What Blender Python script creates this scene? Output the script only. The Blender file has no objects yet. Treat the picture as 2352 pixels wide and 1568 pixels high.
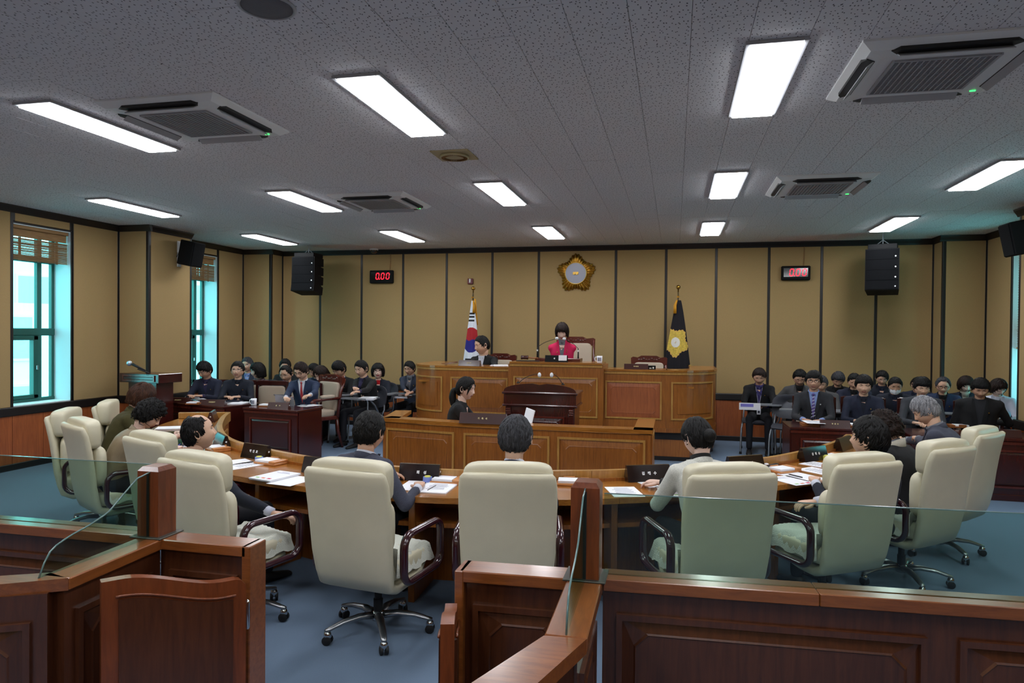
import bpy, math, random
import numpy as np
from mathutils import Vector, Matrix, Quaternion, bvhtree
random.seed(7); rng = np.random.RandomState(7)
S = bpy.context.scene
COL = S.collection
PI = math.pi
# ---------------------------------------------------------------- camera, world, exposure
YAW, PITCH, ROLL, FPX, CAMZ = -0.23055, -0.01295, 0.00895, 1592.357, 1.80
def _basis():
    fwd = np.array([math.sin(YAW)*math.cos(PITCH), math.cos(YAW)*math.cos(PITCH), math.sin(PITCH)])
    r0 = np.array([math.cos(YAW), -math.sin(YAW), 0.0]); u0 = np.cross(r0, fwd)
    r = r0*math.cos(ROLL)+u0*math.sin(ROLL); u = -r0*math.sin(ROLL)+u0*math.cos(ROLL)
    return r, u, fwd
CR, CU, CF = _basis(); CAM = np.array([0, 0, CAMZ])
cd = bpy.data.cameras.new('camera'); cam = bpy.data.objects.new('camera', cd); COL.objects.link(cam)
cd.sensor_width = 36; cd.lens = FPX/2352*36; cd.clip_start = 0.05; cd.clip_end = 300
cam.matrix_world = Matrix(((CR[0], CU[0], -CF[0], 0), (CR[1], CU[1], -CF[1], 0), (CR[2], CU[2], -CF[2], CAMZ), (0, 0, 0, 1)))
S.camera = cam
def ray(x, y): return CF+CR*(x-1176)/FPX-CU*(y-784)/FPX
def az(x, y, z): d = ray(x, y); return CAM+d*(z-CAMZ)/d[2]
def ay(x, y, Y): d = ray(x, y); return CAM+d*Y/d[1]
def ax(x, y, X): d = ray(x, y); return CAM+d*X/d[0]
def dist(P): return float((np.array(P)-CAM)@CF)
W = bpy.data.worlds.new('world'); S.world = W; W.use_nodes = True
bgn = W.node_tree.nodes['Background']; bgn.inputs[0].default_value = (0.72, 0.90, 1.0, 1); bgn.inputs[1].default_value = 5.5
S.view_settings.view_transform = 'Standard'; S.view_settings.look = 'None'; S.view_settings.gamma = 1
S.view_settings.use_curve_mapping = False
S.view_settings.exposure = 0.75
LIGHT_EMIT = 17.0
try:
    S.cycles.max_bounces = 7; S.cycles.diffuse_bounces = 4; S.cycles.glossy_bounces = 3; S.cycles.transmission_bounces = 6
    S.cycles.transparent_max_bounces = 12; S.cycles.caustics_reflective = False; S.cycles.caustics_refractive = False
except Exception: pass
# ---------------------------------------------------------------- mesh helper
def lin(c):
    if isinstance(c, str):
        c = c.lstrip('#'); c = [int(c[i:i+2], 16)/255 for i in (0, 2, 4)]
        c = [v/12.92 if v <= .04045 else ((v+.055)/1.055)**2.4 for v in c]
    return tuple(c[:3])+(1.0,)
def T(x=0, y=0, z=0): return Matrix.Translation((x, y, z))
def RZ(a): return Matrix.Rotation(a, 4, 'Z')
def RX(a): return Matrix.Rotation(a, 4, 'X')
def RY(a): return Matrix.Rotation(a, 4, 'Y')
class MB:
    def __init__(s): s.v = []; s.f = []; s.m = []; s.n = 0
    def add(s, v, f, mi=0, M=None):
        v = np.asarray(v, float).reshape(-1, 3)
        if M is not None:
            A = np.array(M); v = v@A[:3, :3].T+A[:3, 3]
        s.v.append(v); n = s.n
        s.f += [tuple(i+n for i in q) for q in f]
        if isinstance(mi, (list, np.ndarray)): s.m += list(mi)
        else: s.m += [mi]*len(f)
        s.n += len(v); return s
    def box(s, x0, x1, y0, y1, z0, z1, mi=0, M=None, b=0):
        if b <= 0:
            v = [(x, y, z) for z in (z0, z1) for y in (y0, y1) for x in (x0, x1)]
            f = [(0, 2, 3, 1), (4, 5, 7, 6), (0, 1, 5, 4), (2, 6, 7, 3), (0, 4, 6, 2), (1, 3, 7, 5)]
            return s.add(v, f, mi, M)
        b = min(b, abs(x1-x0)*.45, abs(y1-y0)*.45, abs(z1-z0)*.45)
        c = [(x0+x1)/2, (y0+y1)/2, (z0+z1)/2]; h = [abs(x1-x0)/2, abs(y1-y0)/2, abs(z1-z0)/2]
        v = []; idx = {}
        for sx in (-1, 1):
            for sy in (-1, 1):
                for sz in (-1, 1):
                    sg = (sx, sy, sz)
                    for a in range(3):
                        p = [c[i]+sg[i]*(h[i]-(0 if i == a else b)) for i in range(3)]
                        idx[(sg, a)] = len(v); v.append(p)
        f = []
        for a in range(3):
            o = [i for i in range(3) if i != a]
            for sa in (-1, 1):
                q = []
                for (p, r) in ((-1, -1), (1, -1), (1, 1), (-1, 1)):
                    sg = [0, 0, 0]; sg[a] = sa; sg[o[0]] = p; sg[o[1]] = r; q.append(idx[(tuple(sg), a)])
                f.append(q)
            for p in (-1, 1):
                for r in (-1, 1):
                    s0 = [0, 0, 0]; s1 = [0, 0, 0]; s0[a] = -1; s1[a] = 1
                    for t in (s0, s1): t[o[0]] = p; t[o[1]] = r
                    f.append([idx[(tuple(s0), o[0])], idx[(tuple(s1), o[0])], idx[(tuple(s1), o[1])], idx[(tuple(s0), o[1])]])
        for sx in (-1, 1):
            for sy in (-1, 1):
                for sz in (-1, 1): f.append([idx[((sx, sy, sz), a)] for a in range(3)])
        V = np.array(v); cc = np.array(c); g = []
        for q in f:
            n = np.cross(V[q[1]]-V[q[0]], V[q[2]]-V[q[0]])
            if n@(V[q].mean(0)-cc) < 0: q = q[::-1]
            g.append(tuple(q))
        return s.add(v, g, mi, M)
    def cbox(s, c, d, mi=0, M=None, b=0):
        return s.box(c[0]-d[0]/2, c[0]+d[0]/2, c[1]-d[1]/2, c[1]+d[1]/2, c[2]-d[2]/2, c[2]+d[2]/2, mi, M, b)
    def loft(s, rings, mi=0, M=None, cap=True, close=True):
        R = [np.asarray(r, float) for r in rings]; n = len(R[0]); f = []
        for i in range(len(R)-1):
            for j in range(n if close else n-1):
                k = (j+1) % n; f.append((i*n+j, i*n+k, (i+1)*n+k, (i+1)*n+j))
        if cap: f.append(tuple(range(n-1, -1, -1))); f.append(tuple((len(R)-1)*n+j for j in range(n)))
        return s.add(np.vstack(R), f, mi, M)
    def prism(s, poly, z0, z1, mi=0, M=None):
        p = np.asarray(poly, float)
        a = 0.5*sum(p[i][0]*p[(i+1) % len(p)][1]-p[(i+1) % len(p)][0]*p[i][1] for i in range(len(p)))
        if a < 0: p = p[::-1]
        if z1 < z0: z0, z1 = z1, z0
        return s.loft([np.c_[p, np.full(len(p), z)] for z in (z0, z1)], mi, M)
    def tube(s, pts, rad, n=8, mi=0, M=None, cap=True, flat=None):
        P = [np.array(p, float) for p in pts]; rad = [rad]*len(P) if np.isscalar(rad) else rad
        rings = []; up = None
        for i, p in enumerate(P):
            d = (P[min(i+1, len(P)-1)]-P[max(i-1, 0)]); d /= (np.linalg.norm(d)+1e-9)
            if up is None:
                up = np.array([0, 0, 1.0]) if abs(d[2]) < .9 else np.array([1.0, 0, 0])
            a = np.cross(d, up); a /= np.linalg.norm(a)+1e-9; b = np.cross(a, d); up = b
            t = np.arange(n)*2*PI/n; k = 1 if flat is None else flat
            rings.append(p+rad[i]*(np.outer(np.cos(t), a)+np.outer(np.sin(t), b)*k))
        rings = [r[::-1] for r in rings]
        return s.loft(rings, mi, M, cap)
    def lathe(s, prof, n=20, mi=0, M=None, cap=True):
        t = np.arange(n)*2*PI/n
        return s.loft([np.c_[r*np.cos(t), r*np.sin(t), np.full(n, z)] for r, z in prof], mi, M, cap)
    def ell(s, c, r, mi=0, M=None, n=12, m=8):
        t = np.arange(n)*2*PI/n
        rings = []
        for i in range(1, m):
            a = PI*i/m-PI/2
            rings.append(np.c_[c[0]+r[0]*math.cos(a)*np.cos(t), c[1]+r[1]*math.cos(a)*np.sin(t), np.full(n, c[2]+r[2]*math.sin(a))])
        k = len(rings); v = np.vstack(rings+[[[c[0], c[1], c[2]-r[2]]], [[c[0], c[1], c[2]+r[2]]]]); f = []
        for i in range(k-1):
            for j in range(n): q = (j+1) % n; f.append((i*n+j, i*n+q, (i+1)*n+q, (i+1)*n+j))
        for j in range(n): q = (j+1) % n; f.append((q, j, k*n)); f.append(((k-1)*n+j, (k-1)*n+q, k*n+1))
        return s.add(v, f, mi, M)
    def grid(s, P, mi=0, M=None):
        P = np.asarray(P, float); a, b = P.shape[:2]
        f = [(i*b+j, i*b+j+1, (i+1)*b+j+1, (i+1)*b+j) for i in range(a-1) for j in range(b-1)]
        return s.add(P.reshape(-1, 3), f, mi, M)
    def join(s, o, M=None, dm=0):
        return s.add(np.vstack(o.v), o.f, [m+dm for m in o.m], M)
    def mesh(s, name, mats, smooth=False):
        me = bpy.data.meshes.new(name)
        v = np.vstack(s.v) if s.v else np.zeros((0, 3))
        me.from_pydata(v.tolist(), [], s.f)
        mats = mats if isinstance(mats, (list, tuple)) else [mats]
        for m in mats: me.materials.append(m)
        if len(mats) > 1: me.polygons.foreach_set('material_index', s.m)
        if smooth:
            me.polygons.foreach_set('use_smooth', [True]*len(me.polygons))
            if smooth == 'auto':
                try: me.set_sharp_from_angle(angle=0.7)
                except Exception: pass
        me.update(); return me
def obj(name, mb, mats, parent=None, smooth=False, M=None):
    me = mb if isinstance(mb, bpy.types.Mesh) else mb.mesh(name, mats, smooth)
    o = bpy.data.objects.new(name, me); COL.objects.link(o)
    if parent is not None: o.parent = parent
    if M is not None: o.matrix_local = M
    return o
def tag(o, label=None, cat=None, group=None, kind=None):
    if label: o['label'] = label
    if cat: o['category'] = cat
    if group: o['group'] = group
    if kind: o['kind'] = kind
    return o
def thing(name, label, cat, loc=(0, 0, 0), rz=0, group=None, kind=None):
    o = bpy.data.objects.new(name, None); COL.objects.link(o)
    o.location = tuple(float(v) for v in loc); o.rotation_euler = (0, 0, rz); o.empty_display_size = .05
    return tag(o, label, cat, group, kind)
def single(name, mb, mats, label, cat, loc=(0, 0, 0), rz=0, group=None, smooth=False, kind=None, M=None):
    o = obj(name, mb, mats, None, smooth)
    if M is not None: o.matrix_world = M
    else: o.location = tuple(float(v) for v in loc); o.rotation_euler = (0, 0, rz)
    return tag(o, label, cat, group, kind)
def copy_tree(o, parent=None):
    c = o.copy(); COL.objects.link(c)
    if parent is not None: c.parent = parent
    for ch in list(o.children): copy_tree(ch, c)
    return c
def dup(root, loc, rz, label=None, group=None):
    c = copy_tree(root); c.location = tuple(float(v) for v in loc); c.rotation_euler = (0, 0, rz)
    return tag(c, label, None, group)
# ---------------------------------------------------------------- materials
def mat(name, col, rough=.6, metal=0, noise=0, nscale=20, bump=0, bscale=None, coat=0, spec=.5, emit=0, alpha=1, stretch=(1, 1, 1), col2=None, sheen=0):
    m = bpy.data.materials.new(name); m.use_nodes = True; nt = m.node_tree; N = nt.nodes; L = nt.links
    p = N['Principled BSDF']; c = lin(col)
    p.inputs['Base Color'].default_value = c; p.inputs['Roughness'].default_value = rough; p.inputs['Metallic'].default_value = metal
    p.inputs['Coat Weight'].default_value = coat; p.inputs['Coat Roughness'].default_value = .12
    p.inputs['Specular IOR Level'].default_value = spec
    if sheen: p.inputs['Sheen Weight'].default_value = sheen; p.inputs['Sheen Roughness'].default_value = .5
    if emit: p.inputs['Emission Color'].default_value = c; p.inputs['Emission Strength'].default_value = emit
    if noise or bump:
        tc = N.new('ShaderNodeTexCoord'); mp = N.new('ShaderNodeMapping'); mp.inputs['Scale'].default_value = stretch
        L.new(tc.outputs['Object'], mp.inputs['Vector'])
    if noise:
        nz = N.new('ShaderNodeTexNoise'); nz.inputs['Scale'].default_value = nscale; nz.inputs['Detail'].default_value = 5
        L.new(mp.outputs[0], nz.inputs['Vector'])
        rp = N.new('ShaderNodeValToRGB'); k = noise
        if col2 is None:
            rp.color_ramp.elements[0].color = tuple(v*(1-k) for v in c[:3])+(1,); rp.color_ramp.elements[1].color = tuple(min(1, v*(1+k)) for v in c[:3])+(1,)
        else:
            rp.color_ramp.elements[0].color = lin(col2); rp.color_ramp.elements[1].color = c
        rp.color_ramp.elements[0].position = .32; rp.color_ramp.elements[1].position = .68
        L.new(nz.outputs['Fac'], rp.inputs[0]); L.new(rp.outputs[0], p.inputs['Base Color'])
    if bump:
        nb = N.new('ShaderNodeTexNoise'); nb.inputs['Scale'].default_value = bscale or nscale; nb.inputs['Detail'].default_value = 4
        L.new(mp.outputs[0], nb.inputs['Vector'])
        bp = N.new('ShaderNodeBump'); bp.inputs['Strength'].default_value = bump; bp.inputs['Distance'].default_value = .01
        L.new(nb.outputs['Fac'], bp.inputs['Height']); L.new(bp.outputs[0], p.inputs['Normal'])
    return m
def wood(name, c1, c2, rough=.32, coat=.35, sc=9, stretch=(6, 6, .6), bump=.06):
    m = bpy.data.materials.new(name); m.use_nodes = True; nt = m.node_tree; N = nt.nodes; L = nt.links
    p = N['Principled BSDF']; p.inputs['Roughness'].default_value = rough; p.inputs['Coat Weight'].default_value = coat; p.inputs['Coat Roughness'].default_value = .15
    tc = N.new('ShaderNodeTexCoord'); mp = N.new('ShaderNodeMapping'); mp.inputs['Scale'].default_value = stretch
    L.new(tc.outputs['Object'], mp.inputs['Vector'])
    nz = N.new('ShaderNodeTexNoise'); nz.inputs['Scale'].default_value = sc; nz.inputs['Detail'].default_value = 8; nz.inputs['Roughness'].default_value = .65; nz.inputs['Distortion'].default_value = .6
    L.new(mp.outputs[0], nz.inputs['Vector'])
    n2 = N.new('ShaderNodeTexNoise'); n2.inputs['Scale'].default_value = 1.3; n2.inputs['Detail'].default_value = 3
    L.new(tc.outputs['Object'], n2.inputs['Vector'])
    mx = N.new('ShaderNodeMath'); mx.operation = 'MULTIPLY_ADD'; mx.inputs[1].default_value = .45; L.new(n2.outputs['Fac'], mx.inputs[0]); 
    m2 = N.new('ShaderNodeMath'); m2.operation = 'MULTIPLY'; m2.inputs[1].default_value = .6; L.new(nz.outputs['Fac'], m2.inputs[0]); L.new(m2.outputs[0], mx.inputs[2])
    rp = N.new('ShaderNodeValToRGB'); rp.color_ramp.elements[0].color = lin(c1); rp.color_ramp.elements[1].color = lin(c2)
    rp.color_ramp.elements[0].position = .38; rp.color_ramp.elements[1].position = .66
    L.new(mx.outputs[0], rp.inputs[0]); L.new(rp.outputs[0], p.inputs['Base Color'])
    bp = N.new('ShaderNodeBump'); bp.inputs['Strength'].default_value = bump; bp.inputs['Distance'].default_value = .004
    L.new(nz.outputs['Fac'], bp.inputs['Height']); L.new(bp.outputs[0], p.inputs['Normal'])
    return m
def glass(name, tint, ior_gloss=.08):
    m = bpy.data.materials.new(name); m.use_nodes = True; N = m.node_tree.nodes; L = m.node_tree.links
    for n in list(N):
        if n.type != 'OUTPUT_MATERIAL': N.remove(n)
    o = [n for n in N if n.type == 'OUTPUT_MATERIAL'][0]
    t = N.new('ShaderNodeBsdfTransparent'); t.inputs[0].default_value = lin(tint)
    g = N.new('ShaderNodeBsdfGlossy'); g.inputs['Roughness'].default_value = .02; g.inputs[0].default_value = (.9, 1, .97, 1)
    fr = N.new('ShaderNodeFresnel'); fr.inputs[0].default_value = 1.5
    mx = N.new('ShaderNodeMixShader'); gg = N.new('ShaderNodeNewGeometry'); iv = N.new('ShaderNodeMath'); iv.operation = 'SUBTRACT'; iv.inputs[0].default_value = 1; L.new(gg.outputs['Backfacing'], iv.inputs[1]); ml = N.new('ShaderNodeMath'); ml.operation = 'MULTIPLY'; L.new(fr.outputs[0], ml.inputs[0]); L.new(iv.outputs[0], ml.inputs[1]); L.new(ml.outputs[0], mx.inputs[0]); L.new(t.outputs[0], mx.inputs[1]); L.new(g.outputs[0], mx.inputs[2]); L.new(mx.outputs[0], o.inputs[0])
    return m
M = {}
M['black'] = mat('black_trim', '#16110f', .45)
M['fabric'] = mat('wall_fabric', '#a1865a', .95, noise=.10, nscale=180, bump=.25, bscale=260)
M['wains'] = wood('wainscot_wood', '#7c3c18', '#a4582a', .5, .1, 7, (7, 7, .5))
M['carpet'] = mat('carpet', '#6a7d94', .98, noise=.16, nscale=420, bump=.35, bscale=500)
M['oak'] = wood('oak_veneer', '#74400f', '#a06024', .34, .3, 9, (7, 7, .45))
M['oakh'] = wood('oak_veneer_top', '#804a14', '#ae722f', .22, .5, 9, (.5, 7, 7))
M['oakl'] = wood('oak_moulding', '#9a6a2c', '#ba8c4a', .3, .4, 9)
M['maho'] = wood('mahogany', '#2a0b08', '#471610', .25, .5, 8, (6, 6, .6))
M['mahol'] = wood('mahogany_light', '#4a1a12', '#5e251a', .25, .5, 8)
M['waln'] = wood('partition_walnut', '#3a1b0c', '#59301a', .33, .35, 7, (6, 6, .5))
M['walr'] = wood('partition_rail', '#6a3717', '#925426', .28, .5, 8, (.8, 6, 6))
M['tile'] = None
M['white'] = mat('white_plastic', '#d9dbdc', .45)
M['frame'] = mat('lamp_frame', '#9fa0a4', .5)
M['alu'] = mat('aluminium', '#a7a9ab', .32, 1)
M['chrome'] = mat('chrome', '#c8cacc', .12, 1)
M['steel'] = mat('painted_steel', '#8e959c', .35, .6)
M['gold'] = mat('gold', '#b08a3c', .28, 1)
M['brass'] = mat('brass', '#a58e4e', .3, 1)
M['cream'] = mat('cream_leather', '#cfc7ac', .42, noise=.03, nscale=6, bump=.12, bscale=320, coat=.05)
M['burg'] = mat('burgundy_gloss', '#34101a', .2, coat=.6)
M['rubber'] = mat('black_rubber', '#121214', .6)
M['lace'] = mat('lace_cloth', '#d3d4c8', .95, bump=.6, bscale=150)
M['paper'] = mat('paper', '#e9e9ee', .8)
M['ink'] = mat('printed_ink', '#4a4a66', .8)
M['plate'] = mat('dark_nameplate', '#190c0a', .2, coat=.5)
M['plateb'] = mat('brown_nameplate', '#3a1812', .3, coat=.3)
M['ltr_w'] = mat('white_lettering', '#e8e8e8', .6)
M['ltr_g'] = mat('gold_lettering', '#d6c48c', .5)
M['lwood'] = wood('light_wood_tray', '#b5713c', '#cf9157', .4, .2, 12, (1, 8, 8))
M['lwood2'] = wood('brown_wood_tray', '#7a421c', '#a0602c', .4, .2, 12, (1, 8, 8))
M['stamp'] = mat('blue_foam', '#7c8ed2', .8)
M['yel'] = mat('yellow_foam', '#d8d66a', .8)
M['spk'] = mat('speaker_black', '#08090b', .7, spec=.2)
M['grille'] = mat('speaker_mesh', '#08090c', .95, spec=.15, bump=.3, bscale=300)
M['red'] = mat('red_led', '#ff1426', .5, emit=3.0)
M['green'] = mat('green_led', '#30ff60', .5, emit=2.0)
M['lamp'] = mat('lamp_diffuser', '#ffffff', .5, emit=1)
M['lamp'].node_tree.nodes['Principled BSDF'].inputs['Emission Color'].default_value = (.93, .96, 1.0, 1)
M['lamp'].node_tree.nodes['Principled BSDF'].inputs['Emission Strength'].default_value = LIGHT_EMIT
M['glassc'] = glass('window_glass', '#b9f3f1')
M['glass'] = glass('partition_glass', '#dcebe4')
M['glassedge'] = mat('glass_edge', '#5c7a78', .2, coat=.5)
M['wgreen'] = mat('green_aluminium', '#1c5148', .4)
M['reveal'] = mat('window_reveal', '#d5e2e6', .6)
M['bamboo'] = mat('bamboo_blind', '#8c6a42', .7, noise=.3, nscale=40, stretch=(.2, .2, 6))
M['slat'] = mat('blind_slat', '#b09472', .6)
M['navyb'] = mat('navy_folder', '#20243a', .6)
M['beige_up'] = mat('beige_upholstery', '#b3a390', .85, bump=.1)
M['gray_pl'] = mat('grey_plastic_seat', '#3c3e46', .5)
# ================================================================ ROOM
XL, XR, YB, YF, H = -8.15, 4.60, 12.27, -2.6, 3.345
def struct(name, mb, mats, parent=None, smooth=False):
    o = obj(name, mb, mats, parent, smooth)
    if parent is None: o['kind'] = 'structure'
    return o
floor = struct('floor', MB().box(XL-.5, XR+.5, YF-.1, YB+.2, -.12, 0), M['carpet'])
# ceiling tile material: grey-white mineral board with scattered dark pinholes
tm = bpy.data.materials.new('ceiling_tile'); tm.use_nodes = True
def _tile(nt):
    N = nt.nodes; L = nt.links; p = N['Principled BSDF']; p.inputs['Roughness'].default_value = .95
    g = N.new('ShaderNodeNewGeometry'); mp = N.new('ShaderNodeMapping'); mp.inputs['Scale'].default_value = (40, 24, 1)
    L.new(g.outputs['Position'], mp.inputs[0])
    nz = N.new('ShaderNodeTexNoise'); nz.inputs['Scale'].default_value = 9
    L.new(g.outputs['Position'], nz.inputs['Vector'])
    ad = N.new('ShaderNodeMixRGB'); ad.blend_type = 'ADD'; ad.inputs[0].default_value = .9; L.new(mp.outputs[0], ad.inputs[1]); L.new(nz.outputs['Color'], ad.inputs[2])
    v = N.new('ShaderNodeTexVoronoi'); v.voronoi_dimensions = '2D'; v.inputs['Scale'].default_value = 1
    L.new(ad.outputs[0], v.inputs['Vector'])
    r = N.new('ShaderNodeValToRGB'); r.color_ramp.elements[0].position = .10; r.color_ramp.elements[1].position = .16
    r.color_ramp.elements[0].color = (.10, .10, .11, 1); r.color_ramp.elements[1].color = lin('#d6d5d8')
    L.new(v.outputs['Distance'], r.inputs[0]); L.new(r.outputs[0], p.inputs['Base Color'])
_tile(tm.node_tree)
ceiling = struct('ceiling', MB().box(XL-.5, XR+.5, YF-.1, YB+.2, H+.012, H+.15), M['black'])
TW, TL = .2988, .600
LX = [-6.666, -4.276, -1.886, .504, 2.894]; LY = [10.49, 7.49, 4.49, 1.49, -1.5]
ACs = [(-3.39, 4.40), (1.40, 4.42), (-3.39, 7.62), (1.41, 7.62)]
cells = []
k0 = int(math.floor((XL-.063)/TW)); k1 = int(math.ceil((XR-.063)/TW))
for k in range(k0, k1):
    xa, xb = max(XL, .063+k*TW), min(XR, .063+(k+1)*TW)
    off = 3.535 if k % 2 == 0 else 3.835
    j = int(math.floor((YF-off)/TL))
    while off+j*TL < YB:
        ya, yb = max(YF, off+j*TL), min(YB, off+(j+1)*TL); j += 1
        if xb-xa < .02 or yb-ya < .02: continue
        c = np.array([(xa+xb)/2, (ya+yb)/2, H]); z = dist(c)
        vis = 0
        if z > .5:
            px = 1176+FPX*((c-CAM)@CR)/z; py = 784-FPX*((c-CAM)@CU)/z
            if -80 < px < 2430 and -80 < py: vis = 1
        cells.append((0 if vis else 1, z, xa, xb, ya, yb))
cells.sort(); std = None; rest = MB(); cnt = 0
for (nv, z, xa, xb, ya, yb) in cells:
    full = abs(xb-xa-TW) < 1e-3 and abs(yb-ya-TL) < 1e-3
    dz = rng.uniform(-.0012, .0012)
    if cnt < 300 and nv == 0 and full:
        if std is None: std = MB().box(-TW/2+.0012, TW/2-.0012, -TL/2+.0012, TL/2-.0012, 0, .012, b=.0015).mesh('ceiling_tile', [tm])
        o = obj('ceiling_tile', std, None, ceiling); o.location = ((xa+xb)/2, (ya+yb)/2, H+dz); cnt += 1
    else: rest.box(xa+.0012, xb-.0012, ya+.0012, yb-.0012, H+dz, H+.012)
tag(obj('far_ceiling_tiles', rest, [tm], ceiling), kind='stuff')
# ---- back wall
JX = [-7.54, -6.71, -5.84, -4.996, -4.133, -3.258, -2.395, -1.018, -.159, .672, 1.518, 2.337, 3.156, 4.0]
wall_back = struct('wall_back', MB().box(XL-.4, XR+.4, YB+.012, YB+.2, 0, H+.1), M['black'])
wains_w = .415
def wall_run(parent, p0, p1, n, zr=(.80, 3.27), joints=None, wj=None, wains=True):
    """fabric panels and wainscot boards along the wall line p0-p1; n = unit normal into the room"""
    p0 = np.array(p0, float); p1 = np.array(p1, float); Ln = np.linalg.norm(p1-p0); d = (p1-p0)/Ln
    ang = math.atan2(d[1], d[0])
    flip = (-d[1]*n[0]+d[0]*n[1]) > 0      # local +y is left of d
    sgn = 1 if flip else -1
    Mx = T(p0[0], p0[1], 0)@RZ(ang)
    joints = [0]+(joints or [])+[Ln]
    for a, b in zip(joints[:-1], joints[1:]):
        mb = MB().box(-(b-a)/2+.020, (b-a)/2-.020, min(0, sgn*.012)-.012*(sgn > 0), max(0, sgn*.012)+.012*(sgn < 0), zr[0], zr[1], b=.004)
        o = obj('wall_panel', mb, M['fabric'], parent); o.matrix_local = Mx@T((a+b)/2, 0, 0)
    for t in joints:
        mb = MB().box(-.021, .021, -.004, .004+.012, zr[0], zr[1], b=.003) if sgn > 0 else MB().box(-.021, .021, -.016, .004, zr[0], zr[1], b=.003)
        o = obj('batten', mb, M['black'], parent); o.matrix_local = Mx@T(min(max(t, .012), Ln-.012), 0, 0)
    if wains:
        nb = max(1, int(round(Ln/wains_w))) if wj is None else None
        wj = [Ln*i/nb for i in range(nb+1)] if wj is None else [0]+wj+[Ln]
        for a, b in zip(wj[:-1], wj[1:]):
            mb = MB().box(-(b-a)/2+.0025, (b-a)/2-.0025, -.012, .010*1, .08, .69, b=.003) if sgn > 0 else MB().box(-(b-a)/2+.0025, (b-a)/2-.0025, -.010, .012, .08, .69, b=.003)
            o = obj('wainscot_board', mb, M['wains'], parent); o.matrix_local = Mx@T((a+b)/2, 0, 0)
def trims(p0, p1, n, tn, rail=True, e0=0, e1=0):
    p0 = np.array(p0, float); p1 = np.array(p1, float); L0 = np.linalg.norm(p1-p0); d = (p1-p0)/L0
    p0 = p0-d*e0; L0 += e0+e1; ang = math.atan2(d[1], d[0]); s = 1 if (-d[1]*n[0]+d[0]*n[1]) > 0 else -1
    Mx = T(p0[0], p0[1], 0)@RZ(ang)
    def prof(pts, name):
        mb = MB(); rings = [[(x, s*y, z) for y, z in pts] for x in (0, L0)]
        mb.loft(rings if s > 0 else [r[::-1] for r in rings])
        o = struct(name, mb, M['black']); o.matrix_world = Mx
    prof([(-.01, 3.255), (.018, 3.255), (.03, 3.28), (.062, 3.325), (.068, H-.001), (-.01, H-.001)], 'trim_%d' % tn)
    if rail:
        prof([(-.012, .69), (.026, .69), (.030, .70), (.030, .79), (.024, .80), (-.012, .80)], 'trim_%d' % (tn+1))
        prof([(-.012, .0), (.022, .0), (.022, .075), (.016, .082), (-.012, .082)], 'baseboard_%d' % tn)
wall_run(wall_back, (JX[0], YB), (JX[-1], YB), (0, -1), joints=[x-JX[0] for x in JX[1:-1]])
trims((JX[0], YB), (JX[-1], YB), (0, -1), 1)
# ---- left wall with two deep windows and pilasters
wall_left = struct('wall_left', MB()
    .box(XL-.32, XL-.012, YF, 7.08, 0, H+.1).box(XL-.32, XL-.012, 7.96, 10.23, 0, H+.1).box(XL-.32, XL-.012, 11.11, YB+.1, 0, H+.1)
    .box(XL-.32, XL-.012, 7.08, 7.96, 0, .80).box(XL-.32, XL-.012, 7.08, 7.96, 3.13, H+.1)
    .box(XL-.32, XL-.012, 10.23, 11.11, 0, .80).box(XL-.32, XL-.012, 10.23, 11.11, 3.13, H+.1), M['black'])
PL = -7.62
pil_l = struct('wall_pilaster_left', MB().box(XL, PL-.012, 8.812, 9.72, 0, H).box(XL, JX[0]-.012, 11.892, YB+.1, 0, H), M['black'])
wall_run(wall_left, (XL, YF), (XL, 7.08), (1, 0), joints=[.8+.98*i for i in range(9)])
wall_run(wall_left, (XL, 7.96), (XL, 8.80), (1, 0)); wall_run(wall_left, (XL, 9.72), (XL, 10.23), (1, 0)); wall_run(wall_left, (XL, 11.11), (XL, 11.88), (1, 0))
for a in (7.08, 10.23):
    wall_run(wall_left, (XL, a), (XL, a+.88), (1, 0), zr=(3.155, 3.27), joints=[], wains=True)
wall_run(pil_l, (XL, 8.80), (PL, 8.80), (0, -1)); wall_run(pil_l, (PL, 8.80), (PL, 9.72), (1, 0)); wall_run(pil_l, (XL, 11.88), (JX[0], 11.88), (0, -1)); wall_run(pil_l, (JX[0], 11.88), (JX[0], YB), (1, 0))
trims((XL, YF), (XL, 8.80), (1, 0), 3); trims((XL, 8.80), (PL, 8.80), (0, -1), 5, e1=.06); trims((PL, 8.80), (PL, 9.72), (1, 0), 7)
trims((XL, 9.72), (XL, 11.88), (1, 0), 9); trims((XL, 11.88), (JX[0], 11.88), (0, -1), 11, e1=.06); trims((JX[0], 11.88), (JX[0], YB), (1, 0), 13)
# ---- right wall
XP = 4.06
wall_right = struct('wall_right', MB()
    .box(XR+.012, XR+.32, YF, 7.03, 0, H+.1).box(XR+.012, XR+.32, 7.91, 10.18, 0, H+.1).box(XR+.012, XR+.32, 11.06, YB+.1, 0, H+.1)
    .box(XR+.012, XR+.32, 7.03, 7.91, 0, .80).box(XR+.012, XR+.32, 7.03, 7.91, 3.13, H+.1)
    .box(XR+.012, XR+.32, 10.18, 11.06, 0, .80).box(XR+.012, XR+.32, 10.18, 11.06, 3.13, H+.1), M['black'])
pil_r = struct('wall_pilaster_right', MB().box(XP+.012, XR, 8.66, 9.57, 0, H).box(JX[-1]+.012, XR, 11.892, YB+.1, 0, H), M['black'])
wall_run(wall_right, (XR, YF), (XR, 7.03), (-1, 0), joints=[.8+.98*i for i in range(9)])
wall_run(wall_right, (XR, 7.91), (XR, 8.65), (-1, 0)); wall_run(wall_right, (XR, 9.57), (XR, 10.18), (-1, 0)); wall_run(wall_right, (XR, 11.06), (XR, 11.88), (-1, 0))
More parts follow.
